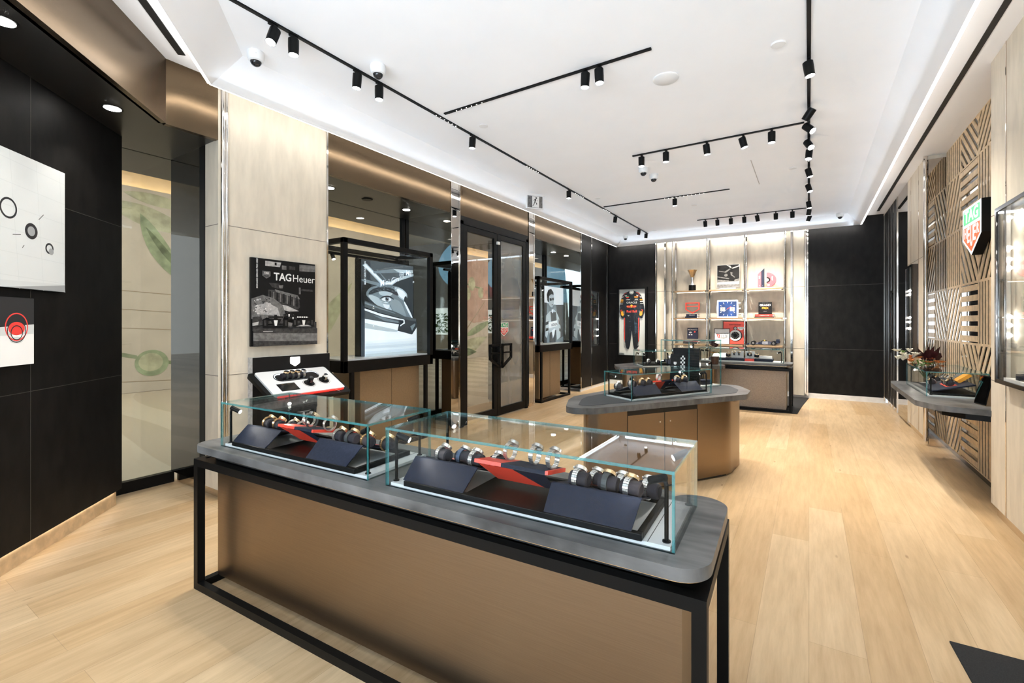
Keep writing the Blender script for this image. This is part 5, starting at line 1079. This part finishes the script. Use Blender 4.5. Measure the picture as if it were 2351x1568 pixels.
for z, k in ((1.2,'gold'),(1.32,'steel')): m = MB(); m.lathe([(.03,0),(.035,.05),(.02,.09)], (XL-.07,10.2,z-.05), MT[k], 14); m.build('watch_holder', v, smooth=True)
for z in (1.35,1.6,1.2): m = MB(); m.cyl((XL-.03,10.40,z),(XL-.045,10.385,z),.014,MT['lens'],n=12); m.build('spot_head', v, smooth=True)
spotlight((XL-.05,10.23,2.19), (0,0,0), 5, 120)
m = MB(); m.cyl((XR-.03,10.15,1.0),(XR-.03,10.15,2.05),.011,MT['blackchrome'],n=12)
for z in (1.05,2.0): m.cyl((XR-.03,10.15,z),(XR,10.15,z),.008,MT['blackchrome'],n=10)
o = m.build('door_pull', None, smooth=True); tag(o, 'tall dark door pull in the charcoal end of the right wall', 'door pull')

c = thing('floating_counter', 'floating dark wood counter fixed to the slatted wall under the shield sign', 'counter')
m = MB(); m.prism(rpoly([(1.396,4.9),(1.396,7.2),(.83,7.18),(.80,6.9),(.80,5.45),(.92,5.2),(1.19,5.13)], [0,0,.1,.1,.16,.16,.0], 6), .765, .812, MT['slab']); m.build('countertop', c, smooth=True, bevel=.014, seg=3)
m = MB(); m.prism([(1.39,5.2),(1.39,7.0),(.98,6.95),(.98,5.45),(1.1,5.3)], .70, .765, MT['black']); m.build('underframe', c)
case_('glass showcase on the floating counter under the shield sign', (.93,6.86), R(-90), 1.07, .43, .235, .812, [(1.03,.04,.19,R(150)),(.04,.04,.19,R(20))])
t = thing('watch_stand', 'dark tilted tray with red and cream pads in the floating counter showcase', 'watch stand', (.97,6.80,.824), R(-90))
m = MB(); m.box((0,0,0),(.95,.34,.02),MT['black']); m.build('tray', t)
m = MB(); m.add([(.30,.02,.025),(.92,.02,.025),(.92,.32,.10),(.30,.32,.10),(.30,.02,.035),(.92,.02,.035),(.92,.32,.112),(.30,.32,.112)], [(0,3,2,1),(4,5,6,7),(0,1,5,4),(1,2,6,5),(2,3,7,6),(3,0,4,7)], MT['navy']); m.build('display_slope', t)
m = MB(); m.add([(.03,.06,.021),(.30,.06,.03),(.30,.22,.06),(.03,.22,.05)], [(0,1,2,3)], MT['paper']); m.add([(.30,.04,.0365),(.48,.04,.0365),(.48,.10,.052),(.30,.10,.052)], [(0,1,2,3)], MT['red']); m.add([(.52,.14,.066),(.8,.14,.066),(.8,.22,.087),(.52,.22,.087)], [(0,1,2,3)], MT['red']); m.build('pad', t)
m = MB(); m.M = Matrix.Translation((.42,.26,.09)) @ Matrix.Rotation(R(40),4,'X'); m.box((-.02,0,0),(.24,.12,.03),MT['orange']); m.box((-.02,0,.03),(.10,.12,.032),MT['grey2']); m.build('cream_block', t)
for i, (lx, ly, z, kd) in enumerate([(.10,.20,.07,'grey'),(.40,.09,.075,'grey'),(.47,.09,.075,'two'),(.42,.2,.105,'open'),(.48,.21,.11,'openblack'),(.54,.22,.112,'open'),(.64,.17,.10,'grey'),(.70,.17,.10,'two'),(.76,.17,.10,'grey')]):
    place_watch(kd, 'watch in the floating counter showcase, '+ORD[i]+' from far end', (.97+ly,6.80-lx,.824+z), R(100), 'watches in the floating counter showcase')
t = thing('table_mirror', 'wedge shaped table mirror with wood back at the near end of the floating counter', 'mirror', (1.20,5.50,.812), R(-75))
m = MB(); m.add([(0,0,0),(.14,0,0),(.14,.11,0),(0,.11,0),(0,.045,.24),(.14,.045,.24)], [(0,3,2,1),(0,1,5,4),(1,2,5),(2,3,4,5),(3,0,4)], MT['walnut']); m.build('wedge', t)
m = MB(); m.add([(-.006,-.004,.006),(.146,-.004,.006),(.146,.042,.246),(-.006,.042,.246),(-.006,.0,.004),(.146,.0,.004),(.146,.046,.244),(-.006,.046,.244)], [(0,1,2,3),(4,7,6,5),(0,4,5,1),(1,5,6,2),(2,6,7,3),(3,7,4,0)], MT['black']); m.build('frame', t)
m = MB(); m.add([(.004,-.0035,.016),(.136,-.0035,.016),(.136,.0395,.238),(.004,.0395,.238)], [(0,1,2,3)], MT['mirror']); o = m.build('mirror_glass', t); o.location = (0,-.0025,.0005)
t = thing('flower_bouquet', 'bouquet of cream blossoms, orange blooms and burgundy leaves behind the floating counter showcase', 'bouquet', (1.12,7.0,.812))
m = MB(); m.lathe([(.05,0),(.055,.15),(.045,.16)], (0,0,0), MT['glass'], 16); m.build('vase', t, smooth=True)
rr = random.Random(5); m = MB()
for i in range(11): petals(m, (rr.uniform(-.26,-.06),rr.uniform(-.12,.08),rr.uniform(.24,.38)), .06, 9, MT['petal'], rr.uniform(.3,1.3), rr)
m.build('cream_blossom', t); m = MB()
for i in range(12): petals(m, (rr.uniform(-.14,.14),rr.uniform(-.12,.05),rr.uniform(.21,.29)), .045, 8, MT['opetal'], rr.uniform(.3,1.2), rr)
m.build('orange_bloom', t); m = MB()
for i in range(14): 
    a = rr.uniform(-.5,.9); q = Vector((.04+rr.uniform(-.06,.06),rr.uniform(-.08,.06),.26)); d_ = Vector((math.sin(a)*.7,rr.uniform(-.3,.1),math.cos(a))).normalized(); s_ = d_.orthogonal().normalized()*.045; L_ = rr.uniform(.10,.19)
    m.add([q,q+d_*L_*.5-s_,q+d_*L_,q+d_*L_*.5+s_],[(0,1,2,3)],MT['burg'])
m.build('burgundy_leaf', t); m = MB()
for i in range(12): m.tube([(0,0,.05),(rr.uniform(-.2,.1),rr.uniform(-.08,.05),.27)],.004,MT['stem'],n=5)
for i in range(6): petals(m, (rr.uniform(-.24,.05),rr.uniform(-.1,.05),rr.uniform(.2,.36)), .05, 3, MT['stem'], .8, rr)
m.build('stem', t)
# ---------------------------------------------------------------- ceiling fittings
def track(label, p, q, dots=()):
    t = thing('ceiling_track', label, 'ceiling track', (0,0,0), 0, 'black ceiling light tracks'); m = MB(); p, q = Vector(p), Vector(q); n = Vector((-(q-p).y,(q-p).x)).normalized()*.013
    m.prism([tuple(p-n),tuple(q-n),tuple(q+n),tuple(p+n)], ZC-.012, ZC, MT['black']); m.build('rail', t)
    d = (q-p).normalized(); m = MB()
    for s0 in dots:
        for k in range(6): c = p+d*(s0+k*.06); m.cyl((c.x,c.y,ZC-.0125),(c.x,c.y,ZC-.0132),.0045,MT['ledside'],n=10)
    if dots: m.build('led_module', t)
track('long black ceiling track above the window side', (-3.07,.3), (-3.10,10.62), (3.15,4.9,6.4,7.6))
track('long black ceiling track running straight ahead over the camera', (.0,.5), (.0,10.62), (6.15,))
track('short black ceiling track crossing nearest the camera', (-3.0,3.48), (-.99,3.48), (.15,))
track('black ceiling track crossing above the middle island', (-1.82,5.6), (-.04,5.6))
track('thin black ceiling track crossing between the dome cameras and the shelves', (-3.04,7.77), (-1.02,7.77), (1.05,1.35))
track('black ceiling track crossing closest to the lit shelves', (-1.87,9.78), (-.04,9.78))
def make_spot():
    s = thing('track_spotlight', 'x', 'spotlight'); m = MB(); m.box((-.012,-.03,-.022),(.012,.03,-.01),MT['black']); m.cyl((0,0,-.02),(0,0,-.05),.008,MT['black'],n=10); m.build('adapter', s)
    m = MB(); m.lathe([(.034,-.055),(.036,0),(.036,.055),(.030,.056)], (0,0,-.0), MT['black'], 20); h = m.build('lamp_head', s, (0,0,-.095), smooth=True)
    m = MB(); m.lathe([(.0001,-.0553),(.031,-.0553),(.031,-.054)], (0,0,0), MT['lens'], 20); m.build('lens', h); return s
proto = None
def spot(label, x, y, tx=0, ty=0, power=56, size=72, col=(1,.93,.82)):
    """tx, ty = tilt of the head in degrees (towards +x, +y)"""
    global proto
    if proto is None: proto = make_spot(); s = proto; s.location = (x,y,ZC); s['label'] = label
    else: s = dup(proto, label, (x,y,ZC))
    s['group'] = 'black track spotlights'
    h = [c for c in s.children if c.name.startswith('lamp_head')][0]; h.rotation_euler = (R(ty), R(-tx), 0)
    d = Vector((math.sin(R(tx)), math.sin(R(ty)), -1)).normalized()
    power *= 1.0+.24*max(0,y-3.5); l = spotlight(Vector((x,y,ZC-.095))+d*.062, (0,0,0), power, size, .75, col, .035); l.rotation_euler = d.to_track_quat('-Z','Y').to_euler()
for i, (y, tx, ty) in enumerate([(1.80,5,-20),(1.95,0,0),(2.50,-6,0),(2.73,0,0),(4.03,-4,0),(6.44,0,0),(8.45,-12,12),(9.90,-12,14),(10.42,-6,8)]):
    spot('black cylinder spotlight on the window side track, '+ORD[i]+' from the camera', -3.08, y, tx, ty)
spot('black cylinder spotlight on the nearest cross track, left of its pair', -1.52, 3.48, -3, 0); spot('black cylinder spotlight on the nearest cross track, right of its pair', -1.40, 3.48, 3, 0)
for i, (x, tx, ty) in enumerate([(-1.71,0,0),(-1.42,0,0),(-.97,6,6),(-.60,14,4),(-.33,0,0)]):
    spot('black cylinder spotlight over the middle island, '+ORD[i]+' from the left', x, 5.6, tx, ty)
spot('single black cylinder spotlight on the thin cross track', -1.83, 7.77, 0, 0)
for i, x in enumerate([-1.72,-1.50,-1.26,-1.03,-.81,-.51,-.25]):
    spot('small black spotlight on the track closest to the shelves, '+ORD[i]+' from the left', x, 9.78, 8 if i == 4 else 0, 20, 30, 105)
for i, (y, tx, ty) in enumerate([(4.25,8,0),(5.17,-38,20),(5.54,40,-20),(6.05,26,-30),(6.40,-5,-10),(7.18,14,0),(8.0,16,-10),(9.12,8,0),(9.75,-10,6),(10.32,-20,6)]):
    spot('black spotlight on the long straight ahead track, '+ORD[i]+' from the camera', 0.0, y, tx, ty, 50 if y < 9.5 else 20)
def make_cam():
    c = thing('dome_camera', 'x', 'security camera'); m = MB(); m.lathe([(.058,0),(.062,-.012),(.060,-.045),(.052,-.065),(.04,-.072)], (0,0,0), MT['plastic'], 24); m.build('housing', c, smooth=True)
    m = MB(); m.ball((0,0,-.068),.040,MT['dome'],20); m.build('dome', c, smooth=True); m = MB(); m.box((-.003,-.0605,-.035),(.003,-.059,-.03),MT['grey2']); m.build('marking', c); return c
cproto = make_cam(); cl_ = [('white dome security camera on the ceiling corner by the entrance, nearest the camera',-3.53,1.93),('white dome security camera hanging beside the window side track',-2.89,2.55),('white dome security camera at mid ceiling, left and nearer of the pair',-1.84,6.11),('white dome security camera at mid ceiling, right and farther of the pair',-1.80,6.45),('white dome security camera in the far left corner of the ceiling',-3.62,10.62),('white dome security camera in the far right of the ceiling',.49,10.6)]
for i, (l, x, y) in enumerate(cl_):
    if i == 0: cproto.location = (x,y,ZC); cproto['label'] = l; k = cproto
    else: k = dup(cproto, l, (x,y,ZC))
    k['group'] = 'dome cameras'; k.rotation_euler = (0,0,math.atan2(x,-(-y))*-1)
for l, x, y, r in [('large round white speaker disc in the ceiling by the nearest cross track',-1.01,3.98,.105),('round white ceiling disc beside the long straight ahead track, nearest the camera',-.19,3.93,.05)]:
    m = MB(); m.lathe([(r,0),(r,-.006),(r*.92,-.012),(.0001,-.014)], (0,0,0), MT['plastic'], 32); o = m.build('ceiling_disc', None, (x,y,ZC), smooth=True); tag(o, l, 'ceiling disc')
for l, x, y in [('small white sprinkler cover by the window side track, nearest the camera',-2.85,3.92),('small white sprinkler cover beside the long straight ahead track',-.18,7.19),('white sprinkler cover at mid ceiling before the lit shelves',-1.68,8.52),('small white sprinkler cover between the exit sign and the thin cross track',-2.92,7.2),('small white sprinkler cover near the far left corner of the ceiling',-2.89,10.4)]:
    m = MB(); m.lathe([(.045,0),(.047,-.005),(.0001,-.008)], (0,0,0), MT['plastic'], 20); o = m.build('sprinkler_cover', None, (x,y,ZC), smooth=True); tag(o, l, 'sprinkler cover', 'sprinkler covers')
ex = thing('exit_sign', 'white pictogram exit sign with running figure hanging from the sloped ceiling edge', 'exit sign', (-3.66,6.42,3.44), (R(90),0,R(55)))
m = MB(); m.box((-.15,-.13,-.025),(.15,.09,.0),MT['plastic']); m.box((-.17,.09,-.03),(.17,.115,.004),MT['plastic']); m.build('housing', ex); m = MB(); m.sheet(rect(-.13,-.11,.13,.075), .001, MT['grey2']); m.sheet(rect(-.05,-.105,.07,.07), .002, MT['paper']); m.build('panel', ex)
m = MB(); m.sheet(disc(.02,.045,.014), .003, MT['grey1'])
for P in ([(.0,.03),(.02,.025),(.005,-.02),(-.012,-.015)],[(.0,-.02),(.012,-.02),(.035,-.04),(.03,-.06),(.02,-.06),(.022,-.045)],[(-.01,-.015),(.0,-.02),(-.02,-.07),(-.04,-.085),(-.045,-.078),(-.028,-.065)],[(.0,.03),(.01,.025),(-.02,.0),(-.03,.005)],[(.018,.025),(.024,.02),(.045,.002),(.04,-.002)]): m.sheet(P, .003, MT['grey1'])
m.build('running_figure', ex)
